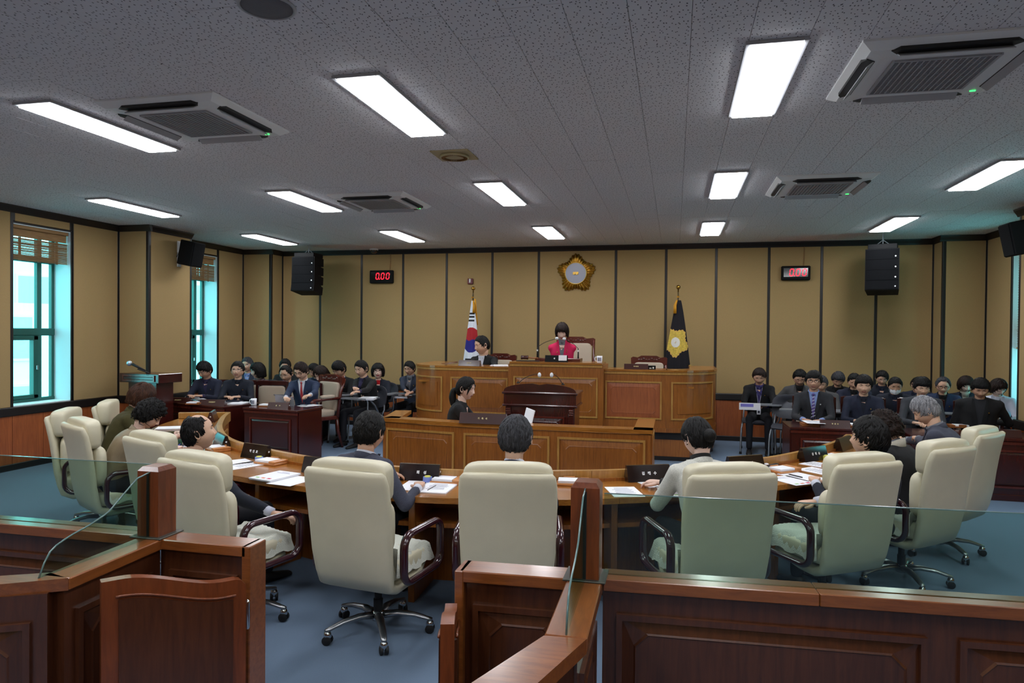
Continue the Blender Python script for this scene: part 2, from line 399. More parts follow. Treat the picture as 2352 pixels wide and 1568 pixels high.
for a in (7.03, 10.18): wall_run(wall_right, (XR, a), (XR, a+.88), (-1, 0), zr=(3.155, 3.27))
wall_run(pil_r, (XP, 8.65), (XR, 8.65), (0, -1)); wall_run(pil_r, (XP, 8.65), (XP, 9.57), (-1, 0)); wall_run(pil_r, (JX[-1], 11.88), (XR, 11.88), (0, -1)); wall_run(pil_r, (JX[-1], 11.88), (JX[-1], YB), (-1, 0))
trims((XR, YF), (XR, 8.65), (-1, 0), 15); trims((XP, 8.65), (XR, 8.65), (0, -1), 17, e0=.06); trims((XP, 8.65), (XP, 9.57), (-1, 0), 19, e1=.06)
trims((XR, 9.57), (XR, 11.88), (-1, 0), 21); trims((JX[-1], 11.88), (XR, 11.88), (0, -1), 23, e0=.06); trims((JX[-1], 11.88), (JX[-1], YB), (-1, 0), 25)
wall_front = struct('wall_front', MB().box(XL-.3, XR+.3, YF-.2, YF-.012, 0, H+.1), M['black'])
wall_run(wall_front, (XL, YF), (XR, YF), (0, 1), joints=[.85*i for i in range(1, 15)])
# ---- windows
def window(n, X, Y0, side, blind_z):
    """side -1: left wall (outside is -x). Local x runs outwards."""
    s = side; root = thing('window_%d' % n, None, None, (X, Y0, 0)); root['kind'] = 'structure'
    def bx(x0, x1, y0, y1, z0, z1, name, m, b=.004, kind=None):
        return obj(name, MB().box(min(s*x0, s*x1), max(s*x0, s*x1), y0, y1, z0, z1, b=b), m, root)
    w = .88; zb, zt = .80, 3.13
    bx(0, .31, -.002, .012, zb, zt, 'reveal', M['reveal'], 0); bx(0, .31, w-.012, w+.002, zb, zt, 'reveal', M['reveal'], 0)
    bx(0, .31, 0, w, zb-.002, zb+.014, 'sill', M['reveal'], 0); bx(0, .31, 0, w, zt-.012, zt, 'reveal', M['reveal'], 0)
    for (a, b2, c, d) in ((-.02, 0, zb, zt+.02), (w, w+.02, zb, zt+.02)): bx(-.016, .02, a, b2, c, d, 'casing', M['black'])
    bx(-.016, .02, -.02, w+.02, zt, zt+.02, 'casing', M['black'])
    f0, f1 = .27, .33
    fm = MB()
    for (a, b2, c, d) in ((0, .05, zb, zt), (w-.05, w, zb, zt), (.605, .675, zb, zt)): fm.box(min(s*f0, s*f1), max(s*f0, s*f1), a, b2, c, d, b=.006)
    obj('mullion', fm, M['wgreen'], root)
    fm = MB()
    for (c, d) in ((zb, zb+.06), (1.70, 1.80), (2.685, 2.765), (zt-.05, zt)): fm.box(min(s*(f0-.008), s*f1), max(s*(f0-.008), s*f1), 0, w, c, d, b=.008)
    obj('transom', fm, M['wgreen'], root)
    for (y0, y1) in ((.05, .605), (.675, w-.05)):      # opening sashes below
        if y1-y0 > .3:
            sm = MB(); z0, z1 = zb+.06, 1.70
            for (a, b2, c, d) in ((y0, y0+.05, z0, z1), (y1-.07, y1, z0, z1), (y0, y1, z0, z0+.05), (y0, y1, z1-.06, z1)): sm.box(min(s*(f0-.02), s*f1), max(s*(f0-.02), s*f1), a, b2, c, d, b=.006)
            sh = obj('sash', sm, M['wgreen'], root); obj('handle', MB().box(min(s*(f0-.05), s*(f0-.02)), max(s*(f0-.05), s*(f0-.02)), y1-.045, y1-.02, 1.24, 1.30, b=.005), M['alu'], sh)
    for (y0, y1) in ((.05, .605), (.675, w-.05)):
        for (z0, z1) in ((zb+.06, 1.70), (1.80, 2.685), (2.765, zt-.05)):
            bx(.298, .303, y0, y1, z0, z1, 'pane', M['glassc'], 0)
    return root
win1 = window(1, XL, 7.08, -1, 2.85); win2 = window(2, XL, 10.23, -1, 2.85); win3 = window(3, XR, 7.03, 1, 2); win4 = window(4, XR, 10.18, 1, 2)
def bamboo(root_loc, w, label):
    r = thing('roman_blind', label, 'blind', root_loc, 0, 'bamboo blinds in the left wall windows')
    obj('headrail', MB().box(.02, .05, .02, w-.02, -.05, -.0, b=.004), M['bamboo'], r)
    obj('valance', MB().box(.0, .012, .02, w-.02, -.15, -.045, b=.002), M['bamboo'], r)
    sm = MB()
    for i in range(46):
        z = -.165-.0062*i*1.0; sm.box(.004+.012*(i % 2)+rng.uniform(0, .008), .018+.012*(i % 2)+.004, .02, w-.02, z-.0052+rng.uniform(-.0008, .0008), z)
    tag(obj('bamboo_slats', sm, M['bamboo'], r), kind='stuff')
    for y in (.17, .45, .72): obj('ladder_tape', MB().box(-.006, .0, y*w/.88-.018, y*w/.88+.018, -.455, -.15), mat('tape', '#8a7d66', .9) if 'tape' not in bpy.data.materials else bpy.data.materials['tape'], r)
bamboo((XL-.07, 7.08, 3.125), .88, 'half raised bamboo roman blind in the nearer left window')
bamboo((XL-.07, 10.23, 3.125), .88, 'half raised bamboo roman blind in the farther left window behind the wall speaker')
def venetian(loc, w, label, drop):
    r = thing('window_blind', label, 'blind', loc, 0, 'wooden slat blinds in the right wall windows')
    obj('headrail', MB().box(.02, .07, .01, w-.01, -.05, 0, b=.004), M['slat'], r)
    sl = MB().box(-.024, .024, .012, w-.012, -.0015, .0015, b=.001).mesh('slat', [M['slat']])
    n = int(drop/.034)
    for i in range(n):
        o = obj('slat', sl, None, r); o.matrix_local = T(.045, 0, -.07-i*.034)@RY(.75)
    obj('bottom_rail', MB().box(.02, .07, .01, w-.01, -.07-n*.034-.03, -.07-n*.034, b=.004), M['slat'], r)
venetian((XR+.03, 10.18, 3.125), .88, 'brown slat blind lowered over the upper right wall window', 1.42)
venetian((XR+.03, 7.03, 3.125), .88, 'brown slat blind in the nearer right wall window outside the view', 1.42)
# daylight comes from the sky through these windows; pale buildings across the street
bm_ = mat('pale_facade', '#e6eeee', .8); gm_ = mat('facade_glass', '#a9cdd6', .3)
def building(loc, w, h, label, nx, nz, rz=0):
    b = thing('office_building', label, 'building', loc, rz)
    obj('wall', MB().box(-w/2, w/2, 0, 4, -6, h), bm_, b)
    for i in range(nx):
        for j in range(nz):
            x = -w/2+(i+.5)*w/nx; z = -4+(j+.5)*(h+4)/nz
            f = obj('window', MB().box(x-w/nx*.32, x+w/nx*.32, -.08, .02, z-.75, z+.75, b=.02), bm_, b)
            obj('pane', MB().box(x-w/nx*.28, x+w/nx*.28, -.1, -.078, z-.65, z+.65), gm_, f)
building((-22, 13.0, 0), 12, 2.6, 'pale office block seen through the left wall windows', 5, 3, math.radians(70))
building((-26, 30, 0), 12, 5.0, 'taller pale block standing farther off beyond the windows', 5, 3, math.radians(60))
struct('floor_outside', MB().box(-70, XL-.6, -30, 70, -6.2, -6), mat('street', '#9aa6a6', .9))
# ---- ceiling lamps
lf = MB(); fw, fl, lw, ll = .315, 1.275, .263, 1.219
zf0, zf1 = H-.032, H
for (a, b, c, d) in ((-fw/2, -lw/2, -fl/2, fl/2), (lw/2, fw/2, -fl/2, fl/2), (-lw/2, lw/2, -fl/2, -ll/2), (-lw/2, lw/2, ll/2, fl/2)): lf.box(a, b, c, d, -.020, 0, b=.002)
lm = lf.mesh('frame', [M['frame']]); dm = MB().box(-lw/2, lw/2, -ll/2, ll/2, -.030, -.012).mesh('diffuser', [M['lamp']])
colw = ['leftmost', 'second', 'middle', 'fourth', 'rightmost']; roww = ['row nearest the far wall', 'middle row', 'front row', 'row above the camera', 'row behind the camera']
for j, y in enumerate(LY):
    for i, x in enumerate(LX):
        if j == 4 and i not in (1, 2, 3): continue
        r = thing('ceiling_light', 'flat white LED ceiling panel, %s in the %s' % (colw[i], roww[j]), 'ceiling light', (x, y, H), 0, 'LED panels on the ceiling')
        obj('frame', lm, None, r); obj('diffuser', dm, None, r)
# ---- ceiling air conditioners
def ac():
    r = thing('ceiling_air_conditioner', '', 'air conditioner')
    a = .46; mb = MB()
    mb.loft([[(sx*q, sy*q, z) for sx, sy in ((-1, -1), (1, -1), (1, 1), (-1, 1))] for q, z in ((a, 0), (a, -.012), (a-.05, -.045), (a-.13, -.05))][::-1], cap=True)
    obj('panel', mb, M['white'], r)
    def vent(k):
        Mx = RZ(k*PI/2)
        o = obj('air_slot', MB().loft([[(x, y, z) for x, y in ((-.31, -.405), (-.27, -.425), (.27, -.425), (.31, -.405), (.27, -.355), (-.27, -.355))] for z in (-.030, -.052)][::-1]), M['rubber'], r, M=Mx)
        f = obj('louvre_flap', MB().box(-.27, .27, -.028, .028, -.003, .003, b=.002), M['frame'], r, M=Mx@T(0, -.375, -.062)@RX(.55 if k % 2 == 0 else .7))
    for k in range(4): vent(k)
    n = 17; g = .255
    gm = MB().box(-g, g, -g, g, -.050, -.047)
    obj('intake_grille', gm, mat('grille_dark', '#6c665e', .8) if 'grille_dark' not in bpy.data.materials else bpy.data.materials['grille_dark'], r)
    bars = MB()
    for i in range(n+1):
        t = -g+2*g*i/n
        bars.box(t-.004, t+.004, -g, g, -.060, -.049)
    for i in range(2*n+1):
        t = -g+2*g*i/(2*n); bars.box(-g, g, t-.0022, t+.0022, -.056, -.049)
    for (x0, x1, y0, y1) in ((-g-.012, -g, -g-.012, g+.012), (g, g+.012, -g-.012, g+.012), (-g, g, -g-.012, -g), (-g, g, g, g+.012)): bars.box(x0, x1, y0, y1, -.062, -.046, b=.002)
    tag(obj('grille_bars', bars, M['frame'], r), kind='stuff')
    obj('status_light', MB().box(.33, .36, .335, .345, -.054, -.047), M['green'], r)
    return r
acs = ac(); acl = ['large ceiling cassette air conditioner at the left front, beside the long light panel', 'large ceiling cassette air conditioner at the top right of the view', 'ceiling cassette air conditioner farther back on the left', 'ceiling cassette air conditioner farther back on the right']
for i, (x, y) in enumerate(ACs):
    o = acs if i == 0 else copy_tree(acs)
    o.location = (x, y, H); tag(o, acl[i], None, 'cassette air conditioners')
# ---- round vent, ceiling speaker, dome camera
v = thing('ceiling_diffuser', 'yellowed square air diffuser with a round louvred centre', 'air vent', tuple(az(1044, 355, H))[:2]+(H,))
vy = mat('yellowed_plastic', '#a89c78', .6)
obj('plate', MB().box(-.17, .17, -.17, .17, -.012, 0, b=.004), vy, v)
obj('cone', MB().lathe([(.125, -.012), (.13, -.03), (.115, -.034), (.10, -.022), (.03, -.028), (.001, -.03)][::-1], 32), vy, v, True)
fn = MB()
for i in range(48):
    t = 2*PI*i/48; fn.add(*(lambda b: (b.v[0], b.f))(MB().box(.085, .112, -.0015, .0015, -.036, -.02)), 0, RZ(t))
tag(obj('fins', fn, M['bamboo'], v), kind='stuff')
v = thing('ceiling_speaker', 'round perforated ceiling speaker cut off by the top edge', 'speaker', tuple(az(613, 14, H))[:2]+(H,))
obj('rim', MB().lathe([(.135, -.001), (.135, -.008), (.125, -.012), (.12, -.008), (.12, 0)][::-1], 36), M['frame'], v, True)
obj('mesh_cover', MB().lathe([(.001, -.013), (.06, -.012), (.12, -.008), (.12, -.002)], 32), mat('grey_mesh', '#66666a', .8, bump=.4, bscale=220), v, True)
v = thing('dome_camera', 'small smoked dome camera on the ceiling at the far wall', 'camera', tuple(az(859, 571, H))[:2]+(H,))
obj('base', MB().lathe([(.001, -.03), (.075, -.03), (.08, -.02), (.08, 0)], 24), M['white'], v, True)
obj('dome', MB().ell((0, 0, -.03), (.068, .068, .062), n=20, m=10), mat('smoked_dome', '#10140f', .08, coat=1), v, True)
# ================================================================ FURNITURE
def sbox(mb, c, d, e=.45, mi=0, M=None, n=20, m=12):
    """soft rounded box (superellipsoid)"""
    f = lambda v, p: math.copysign(abs(v)**p, v)
    rings = []
    for i in range(m+1):
        a = PI*i/m-PI/2; ca, sa = f(math.cos(a), e), f(math.sin(a), e)
        if i in (0, m): ca = .02
        rings.append([(c[0]+d[0]/2*ca*f(math.cos(2*PI*j/n), e), c[1]+d[1]/2*ca*f(math.sin(2*PI*j/n), e), c[2]+d[2]/2*sa) for j in range(n)])
    return mb.loft(rings, mi, M)
def face(a): return PI+math.radians(a)
def Fv(a): a = math.radians(a); return np.array([math.sin(a), -math.cos(a), 0])
def smooth_curve(P, n):
    P = np.array(P, float); d = np.r_[0, np.cumsum(np.linalg.norm(np.diff(P, axis=0), axis=1))]
    Q = np.vstack([2*P[0]-P[1], P, 2*P[-1]-P[-2]]); out = []
    for s in np.linspace(0, d[-1], n):
        i = min(int(np.searchsorted(d, s, 'right'))-1, len(P)-2); t = (s-d[i])/(d[i+1]-d[i])
        p0, p1, p2, p3 = Q[i], Q[i+1], Q[i+2], Q[i+3]
        out.append(.5*((2*p1)+(-p0+p2)*t+(2*p0-5*p1+4*p2-p3)*t*t+(-p0+3*p1-3*p2+p3)*t**3))
    return np.array(out)
class Path:
    """maps (u along, o outwards, z) to the world along a polyline; outwards is to the right of travel"""
    def __init__(s, P):
        s.P = np.array(P, float); s.d = np.r_[0, np.cumsum(np.linalg.norm(np.diff(s.P, axis=0), axis=1))]; s.L = s.d[-1]
    def at(s, u, o=0):
        i = int(np.clip(np.searchsorted(s.d, u, 'right')-1, 0, len(s.P)-2))
        t = (u-s.d[i])/(s.d[i+1]-s.d[i]); T_ = s.P[i+1]-s.P[i]; T_ = T_/np.linalg.norm(T_)
        # smooth normals
        def nrm(k):
            a = s.P[max(k-1, 0)]; b = s.P[min(k+1, len(s.P)-1)]; v = b-a; v = v/np.linalg.norm(v); return np.array([v[1], -v[0]])
        n = nrm(i)*(1-t)+nrm(i+1)*t; n /= np.linalg.norm(n)
        if len(s.P) == 2: n = np.array([T_[1], -T_[0]])
        return s.P[i]*(1-t)+s.P[i+1]*t+n*o
    def strip(s, mb, u0, u1, o0, o1, z0, z1, mi=0, step=.08):
        us = sorted(set([u0, u1]+[float(v) for v in s.d if u0+1e-4 < v < u1-1e-4])) if len(s.P) > 2 else [u0, u1]
        rings = []
        for u in us:
            a, b = s.at(u, o0), s.at(u, o1); rings.append([(a[0], a[1], z0), (b[0], b[1], z0), (b[0], b[1], z1), (a[0], a[1], z1)])
        return mb.loft(rings, mi)
def raised_panel(root, path, u0, u1, z0, z1, mf=None, mm=None, mframe=None, inset=.09, clip=.035, name='panel'):
    """moulded panel with a chamfered, clipped field on the outer side of path"""
    mm = mm or M['oakl']; mf = mf or M['oak']
    fm = MB(); t = .022
    path.strip(fm, u0, u1, .0, .016, z0, z0+t); path.strip(fm, u0, u1, .0, .016, z1-t, z1)
    path.strip(fm, u0, u0+t, .0, .016, z0+t, z1-t); path.strip(fm, u1-t, u1, .0, .016, z0+t, z1-t)
    p = obj(name, MB(), mf, root)
    a0, a1, b0, b1 = u0+inset, u1-inset, z0+inset, z1-inset
    pm = MB()
    def ring(q0, q1, r0, r1, c, o):
        pts = [(q0+c, r0), (q1-c, r0), (q1, r0+c), (q1, r1-c), (q1-c, r1), (q0+c, r1), (q0, r1-c), (q0, r0+c)]
        return [tuple(path.at(u, o))+(z,) for u, z in pts]
    if len(path.P) == 2:
        pm.loft([ring(u0+t, u1-t, z0+t, z1-t, .001, .001), ring(a0-.006, a1+.006, b0-.006, b1+.006, clip, .010), ring(a0, a1, b0, b1, clip, .014), ring(a0+.004, a1-.004, b0+.004, b1-.004, clip, .011)], cap=True)
    else:
        path.strip(pm, u0+t, u1-t, .0, .002, z0+t, z1-t); path.strip(pm, a0, a1, .0, .012, b0, b1)
    p.data = pm.mesh(name, [mf]); obj('moulding', fm, mm, p)
    return p
# ---------------------------------------------------------------- councillors' desk (horseshoe)
inner = smooth_curve([(-5.28, 7.42), (-5.03, 6.96), (-4.57, 6.27), (-4.08, 5.70), (-3.62, 5.36), (-2.86, 5.00), (-2.2, 4.83), (-1.67, 4.79), (-1.2, 4.86), (-.82, 4.97), (-.36, 5.15), (.2, 5.50), (.70, 5.93), (1.03, 6.33), (1.32, 6.76), (1.58, 7.25), (1.72, 7.60)], 97)
outer = smooth_curve([(-5.82, 7.22), (-5.62, 6.66), (-5.36, 6.18), (-4.85, 5.55), (-4.3, 5.09), (-3.7, 4.74), (-3.13, 4.50), (-2.53, 4.33), (-2.0, 4.25), (-1.5, 4.25), (-.71, 4.41), (-.34, 4.56), (.10, 4.79), (.80, 5.31), (1.12, 5.66), (1.55, 6.25), (1.95, 6.95), (2.24, 7.62)], 97)
inner, outer = inner[:], outer[:]
DZ = .725
dk = thing('council_desk', 'long horseshoe-shaped oak desk with the councillors seated around it', 'desk', (-1.79, 4.5, 0))
Md = T(1.79, -4.5, 0)
nm = 8; per = 12
def dseg(name, i0, i1, fa, fb, z0, z1, m, gap=.0012):
    mb = MB(); rings = []
    for i in range(i0, i1+1):
        a = inner[i]*(1-fa)+outer[i]*fa; b = inner[i]*(1-fb)+outer[i]*fb
        if i == i0: e = inner[i+1]-inner[i]; e = e/np.linalg.norm(e)*gap; a = a+e; b = b+e
        if i == i1: e = inner[i-1]-inner[i]; e = e/np.linalg.norm(e)*gap; a = a+e; b = b+e
        rings.append([(a[0], a[1], z0), (b[0], b[1], z0), (b[0], b[1], z1), (a[0], a[1], z1)])
    mb.loft(rings[::-1], M=Md); o = obj(name, mb, m, dk, M=None); return o
for k in range(nm):
    i0, i1 = k*per, (k+1)*per
    dseg('desk_top', i0, i1, .06, 1.0, DZ-.038, DZ, M['oakh'])
    dseg('rear_rail', i0, i1, -.045, .035, DZ-.03, .80, M['oakl']); dseg('rail_bead', i0, i1, .03, .075, DZ, DZ+.022, M['oak'])
    dseg('modesty_panel', i0, i1, .0, .05, .0, DZ-.03, M['oak'])
    dseg('under_shelf', i0, i1, .10, .80, .50, .53, M['oak'])
    a, b = outer[i0], inner[i0]; d = b-a; d /= np.linalg.norm(d)
    ang = math.atan2(d[1], d[0]); c = a+d*.08
    if k: obj('divider', MB().box(0, .42, -.022, .022, .0, DZ-.038, b=.003), M['oak'], dk, M=Md@T(c[0], c[1], 0)@RZ(ang))
    pth = Path([inner[i0+1]+(-1.79*0), inner[i0+6], inner[i1-1]]); pth.P = pth.P-np.array([-1.79, 4.5]); pth = Path(pth.P[::-1])
    raised_panel(dk, pth, .06, pth.L-.06, .10, .62, inset=.08)
for idx in (0, 96):
    a, b = outer[idx], inner[idx]; d = b-a; L_ = np.linalg.norm(d); ang = math.atan2(d[1], d[0])
    e = MB().box(0, L_, -.02, .02, 0, DZ-.001, b=.003); obj('end_panel', e, M['oak'], dk, M=Md@T(a[0], a[1], 0)@RZ(ang))
    obj('end_rail', MB().box(0, L_+.02, -.02, .02, DZ+.001, .80, b=.006), M['oakl'], dk, M=Md@T(a[0], a[1], 0)@RZ(ang))
# ---------------------------------------------------------------- recorder's bench
bn = thing('recorder_bench', 'low oak bench with moulded panels in the middle of the room behind the horseshoe desk', 'bench', (-1.7, 7.0, 0))
bpts = np.array([(-.20, 7.87), (-.20, 6.95), (-2.2, 6.93), (-3.12, 7.08), (-3.27, 7.82)])-np.array([-1.7, 7.0])
for a, b, nm_ in ((0, 1, 0), (1, 2, 2), (2, 3, 1), (3, 4, 1)):
    p = Path([bpts[a], bpts[b]]); L_ = p.L; p = Path([bpts[b], bpts[a]])    # outwards = away from the seated recorder
    if nm_ == 2: segs = [(.06, .97), (1.05, 1.93)]
    elif nm_ == 1: segs = [(.05, L_-.05)]
    else: segs = [(.06, L_-.06)]
    w = MB(); p.strip(w, 0.0, L_, -.05, -.02, 0, .80); obj('board', w, M['oak'], bn)
    l = MB(); p.strip(l, -.0, L_, -.19, 0, .81, .85)
    obj('ledge', l, M['oakh'], bn)
    q = Path([p.at(0, -.02), p.at(L_, -.02)])
    for s0, s1 in segs: raised_panel(bn, q, s0, s1, .12, .745)
    k_ = MB(); p.strip(k_, 0, L_, -.05, -.012, .0, .07); obj('plinth', k_, M['black'], bn)
obj('work_surface', MB().box(-2.9, -.35, 7.12, 7.62, .70, .73), M['oakh'], bn, M=T(1.7, -7.0, 0))
# ---------------------------------------------------------------- podium on its platform
pf = thing('podium_platform', 'raised wooden platform with black nosing under the chairman\'s podium', 'platform', (-1.75, 11.0, 0))
def off(P, o): return [(x-(-1.75)*1, y-11.0) for x, y in P]
pp = [(-3.72, 10.08), (.22, 10.08), (.60, 11.1), (.60, 12.2), (-4.08, 12.2), (-4.08, 11.1)]
q = np.array(off(pp, 0)); c_ = q.mean(0)
obj('body', MB().prism(q, .06, .30), M['oak'], pf); obj('base', MB().prism(c_+(q-c_)*.997, 0, .06), M['black'], pf)
obj('nosing', MB().prism(c_+(q-c_)*1.004, .30, .40), M['black'], pf); obj('deck', MB().prism(c_+(q-c_)*.99, .40, .412), M['carpet'], pf)
pd = thing('podium', 'wide oak podium with rounded ends and moulded panels below the gold emblem', 'podium', (-1.73, 10.4, .412))
def arc(cx, cy, rx, ry, t0, t1, n): return [(cx+rx*math.cos(math.radians(t0+(t1-t0)*i/n)), cy+ry*math.sin(math.radians(t0+(t1-t0)*i/n))) for i in range(n+1)]
PY = 9.98
left_c = [(-4.06, 11.55)]+arc(-3.36, 10.72, .70, PY*-1+10.72, 180, 270, 12)
right_c = arc(-.10, 10.72, .70, PY*-1+10.72, 270, 360, 12)+[(.60, 11.55)]
O2 = np.array([-1.73, 10.4]); z0 = -.0; ZT = 1.29-.412; ZC = 1.375-.412
lp = Path(np.array(left_c)-O2); rp_ = Path(np.array(right_c)-O2)
sl = Path(np.array([(-3.36, PY), (-2.35, PY)])-O2); sr = Path(np.array([(-1.0, PY), (-.10, PY)])-O2); cc = Path(np.array([(-2.35, 9.88), (-1.0, 9.88)])-O2)
for p, nm_ in ((lp, 'rounded_end'), (sl, 'front_board'), (cc, 'centre_board'), (sr, 'front_board'), (rp_, 'rounded_end')):
    zt = ZC if p is cc else ZT
    b_ = MB(); p.strip(b_, 0, p.L, -.04, 0, 0, zt-.03); o = obj(nm_, b_, M['oak'], pd, 'auto' if p in (lp, rp_) else False)
    t_ = MB(); dd = -.55 if p is cc else -.50
    if p in (lp, rp_): t_.strip if False else p.strip(t_, 0, p.L, -.38, .02, zt-.03, zt)
    else: p.strip(t_, 0, p.L, dd, .02, zt-.03, zt)
    obj('counter_top', t_, M['oakh'], pd)
    t_ = MB(); p.strip(t_, 0, p.L, 0, .012, zt-.065, zt-.035); obj('cornice', t_, M['oakl'], pd)
    t_ = MB(); p.strip(t_, 0, p.L, 0, .014, .0, .06); obj('skirting', t_, M['oak'], pd)
for x in (-2.35, -1.0):
    obj('centre_return', MB().box(x-O2[0]-.02*(x < -2), x-O2[0]+.02*(x > -2), 9.88-O2[1], 10.6-O2[1], 0, ZC-.03), M['oak'], pd)
obj('inner_desk', MB().box(-2.1, 2.0, -.35, .22, .62, .65), M['oakh'], pd)
zA, zB = .59-.412, 1.125-.412
raised_panel(pd, sl, .07, .96, zA, zB, inset=.085); raised_panel(pd, sr, .04, .83, zA, zB, mf=M['wains'], inset=.085)
raised_panel(pd, cc, .06, 1.29, zA, zB+.04, inset=.085)
raised_panel(pd, lp, 1.15, lp.L-.06, zA, zB, inset=.085); raised_panel(pd, rp_, .06, rp_.L-1.15, zA, zB, inset=.085)
# ---------------------------------------------------------------- lectern
lc = thing('lectern', 'dark mahogany lectern with an arched crest standing before the podium', 'lectern', (-1.60, 8.35, 0))
lw_ = .45
crest = [(-lw_-.02, 1.07)]+[(-lw_*math.cos(PI*i/16), 1.075+.105*math.sin(PI*i/16)**.8) for i in range(17)]+[(lw_+.02, 1.07)]
notch = [(x, z-(.018 if abs(x) < .03 else 0)) for x, z in crest]
def vprism(poly, y0, y1, M_=None):
    mb = MB(); P = [(x, z) for x, z in poly]; a = sum(P[i][0]*P[(i+1) % len(P)][1]-P[(i+1) % len(P)][0]*P[i][1] for i in range(len(P)))
    if a < 0: P = P[::-1]
    return mb.loft([[(x, y, z) for x, z in P] for y in (y1, y0)], M=M_)
obj('body', MB().box(-lw_+.02, lw_-.02, -.02, .42, 0, .90, b=.004), M['maho'], lc)
obj('upper_body', MB().box(-lw_, lw_, -.04, .46, .92, 1.05, b=.004), M['maho'], lc)
obj('crest', vprism(notch, -.05, -.02), M['maho'], lc)
obj('cornice', MB().box(-lw_-.02, lw_+.02, -.065, .48, 1.045, 1.075, b=.01), M['maho'], lc)
obj('waist_moulding', MB().box(-lw_-.015, lw_+.015, -.055, .47, .893, .922, b=.01), M['maho'], lc)
obj('plinth', MB().box(-lw_-.01, lw_+.01, -.05, .45, 0, .09, b=.008), M['maho'], lc)
raised_panel(lc, Path([(-lw_+.14, -.02), (lw_-.14, -.02)]), 0, 2*lw_-.28, .2, .78, M['maho'], M['mahol'], inset=.07)
for sx in (-1, 1):
    obj('pilaster', MB().box(sx*(lw_-.06)-.035, sx*(lw_-.06)+.035, -.045, -.02, .09, .89, b=.006), M['maho'], lc)
    cpt = MB()
    for k in range(3): cpt.box(sx*(lw_-.06)-.028, sx*(lw_-.06)+.028, -.056, -.042, .80+k*.026, .812+k*.026, b=.004)
    obj('carving', cpt, M['mahol'], lc)
slope = MB().loft([[(x, y, z) for y, z in ((-.03, 1.06), (.46, .96), (.46, .94), (-.03, 1.04))] for x in (-lw_+.02, lw_-.02)]); obj('reading_top', slope, M['mahol'], lc)
def goose(base, tip, label, head='clip', parent=None, head_d=None, top=True):
    """gooseneck microphone"""
    b = np.array(base, float); t = np.array(tip, float)-b; r = thing('gooseneck_microphone', label, 'microphone', b)
    m1 = t*.35+np.array([0, 0, t[2]*.30]); pts = smooth_curve([(0, 0, .0), tuple(m1), tuple(t*.8+np.array([0, 0, .03])), tuple(t)], 14)
    obj('neck', MB().tube(pts, .004, 6), M['rubber'], r, True); obj('base', MB().lathe([(.022, 0), (.022, .01), (.008, .014), (.006, .03)], 12), M['rubber'], r)
    d = t/np.linalg.norm(t); obj('head', MB().ell(tuple(t), (.022, .026, .030), n=12, m=8), mat('white_foam', '#d8dade', .9) if 'white_foam' not in bpy.data.materials else bpy.data.materials['white_foam'], r, True)
    return r
L0 = np.array([-1.60, 8.30])
goose(tuple(ay(1190, 880, 8.33)), tuple(ay(1239, 861, 8.22)), 'gooseneck microphone on the left half of the lectern')
goose(tuple(ay(1293, 884, 8.33)), tuple(ay(1267, 861, 8.22)), 'gooseneck microphone on the right half of the lectern')
# ---------------------------------------------------------------- dark side desks
def side_desk(label, pfl, pfr, depth, zt, modules=1, topm=None):
    """pfl, pfr: front top corners (world x,y); body drops to the floor"""
    a = np.array(pfl[:2], float); b = np.array(pfr[:2], float); L_ = np.linalg.norm(b-a); d = (b-a)/L_; ang = math.atan2(d[1], d[0])
    r = thing('side_desk', label, 'desk', ((a[0]+b[0])/2, (a[1]+b[1])/2, 0), ang)
    obj('desk_top', MB().box(-L_/2, L_/2, 0, depth, zt-.035, zt, b=.008), M['maho'], r)
    obj('front_board', MB().box(-L_/2+.02, L_/2-.02, .025, .05, 0, zt-.036), M['maho'], r)
    for s in (-1, 1): obj('side_board', MB().box(s*(L_/2-.02)-.015, s*(L_/2-.02)+.015, .052, depth-.02, 0, zt-.036, b=.003), M['maho'], r)
    obj('apron', MB().box(-L_/2+.01, L_/2-.01, .012, .03, zt-.075, zt-.037, b=.004), M['mahol'], r)
    obj('skirting', MB().box(-L_/2+.01, L_/2-.01, .012, .05, 0, .07, b=.004), M['maho'], r)
    p = Path([(-L_/2+.02, .025), (L_/2-.02, .025)]); w = (L_-.04)/modules
    for k in range(modules): raised_panel(r, p, k*w+.10, (k+1)*w-.10, .14, zt-.13, M['maho'], M['mahol'], inset=.05, clip=.001)
    return r
ZS = .715
d1 = side_desk('dark mahogany desk of the man in the red tie on the left', az(556, 935, ZS), az(682, 943, ZS), .56, ZS)
d2 = side_desk('long dark mahogany desk of two seated men at the far left', az(362, 921, ZS), az(513, 934, ZS), .56, ZS, 2)
d3 = side_desk('dark mahogany desk of the man in the striped purple tie on the right', az(1815, 980, .70), az(1815, 980, .70)+np.array([1.22, .02, 0]), .60, .70)
d4 = side_desk('long dark mahogany desk at the far right of the view', (2.60, 8.62), (4.02, 8.60), .62, .69, 2)
# lectern at the left with a microphone
p0 = ax(318, 900, -6.55); YL = 8.35
ll_ = ay(268, 884, YL); lr_ = ay(370, 878, YL)
sp = thing('speaking_stand', 'small dark wooden speaking stand at the left wall with a microphone on it', 'lectern', ((ll_[0]+lr_[0])/2, YL, 0), -.12)
w2 = abs(lr_[0]-ll_[0])/2; zt = 1.17
obj('tray', MB().box(-w2, w2, 0, .42, zt-.13, zt, b=.006), M['maho'], sp)
raised_panel(sp, Path([(-w2, 0), (w2, 0)]), .07, 2*w2-.07, zt-.11, zt-.02, M['maho'], M['mahol'], inset=.025, clip=.001)
obj('column', MB().box(-w2*.72, w2*.72, .06, .36, .06, zt-.13, b=.005), M['maho'], sp); obj('foot', MB().box(-w2*.9, w2*.9, .0, .42, 0, .06, b=.008), M['maho'], sp)
tipp = ay(297, 834, 8.2); bas = ay(348, 879, 8.45)
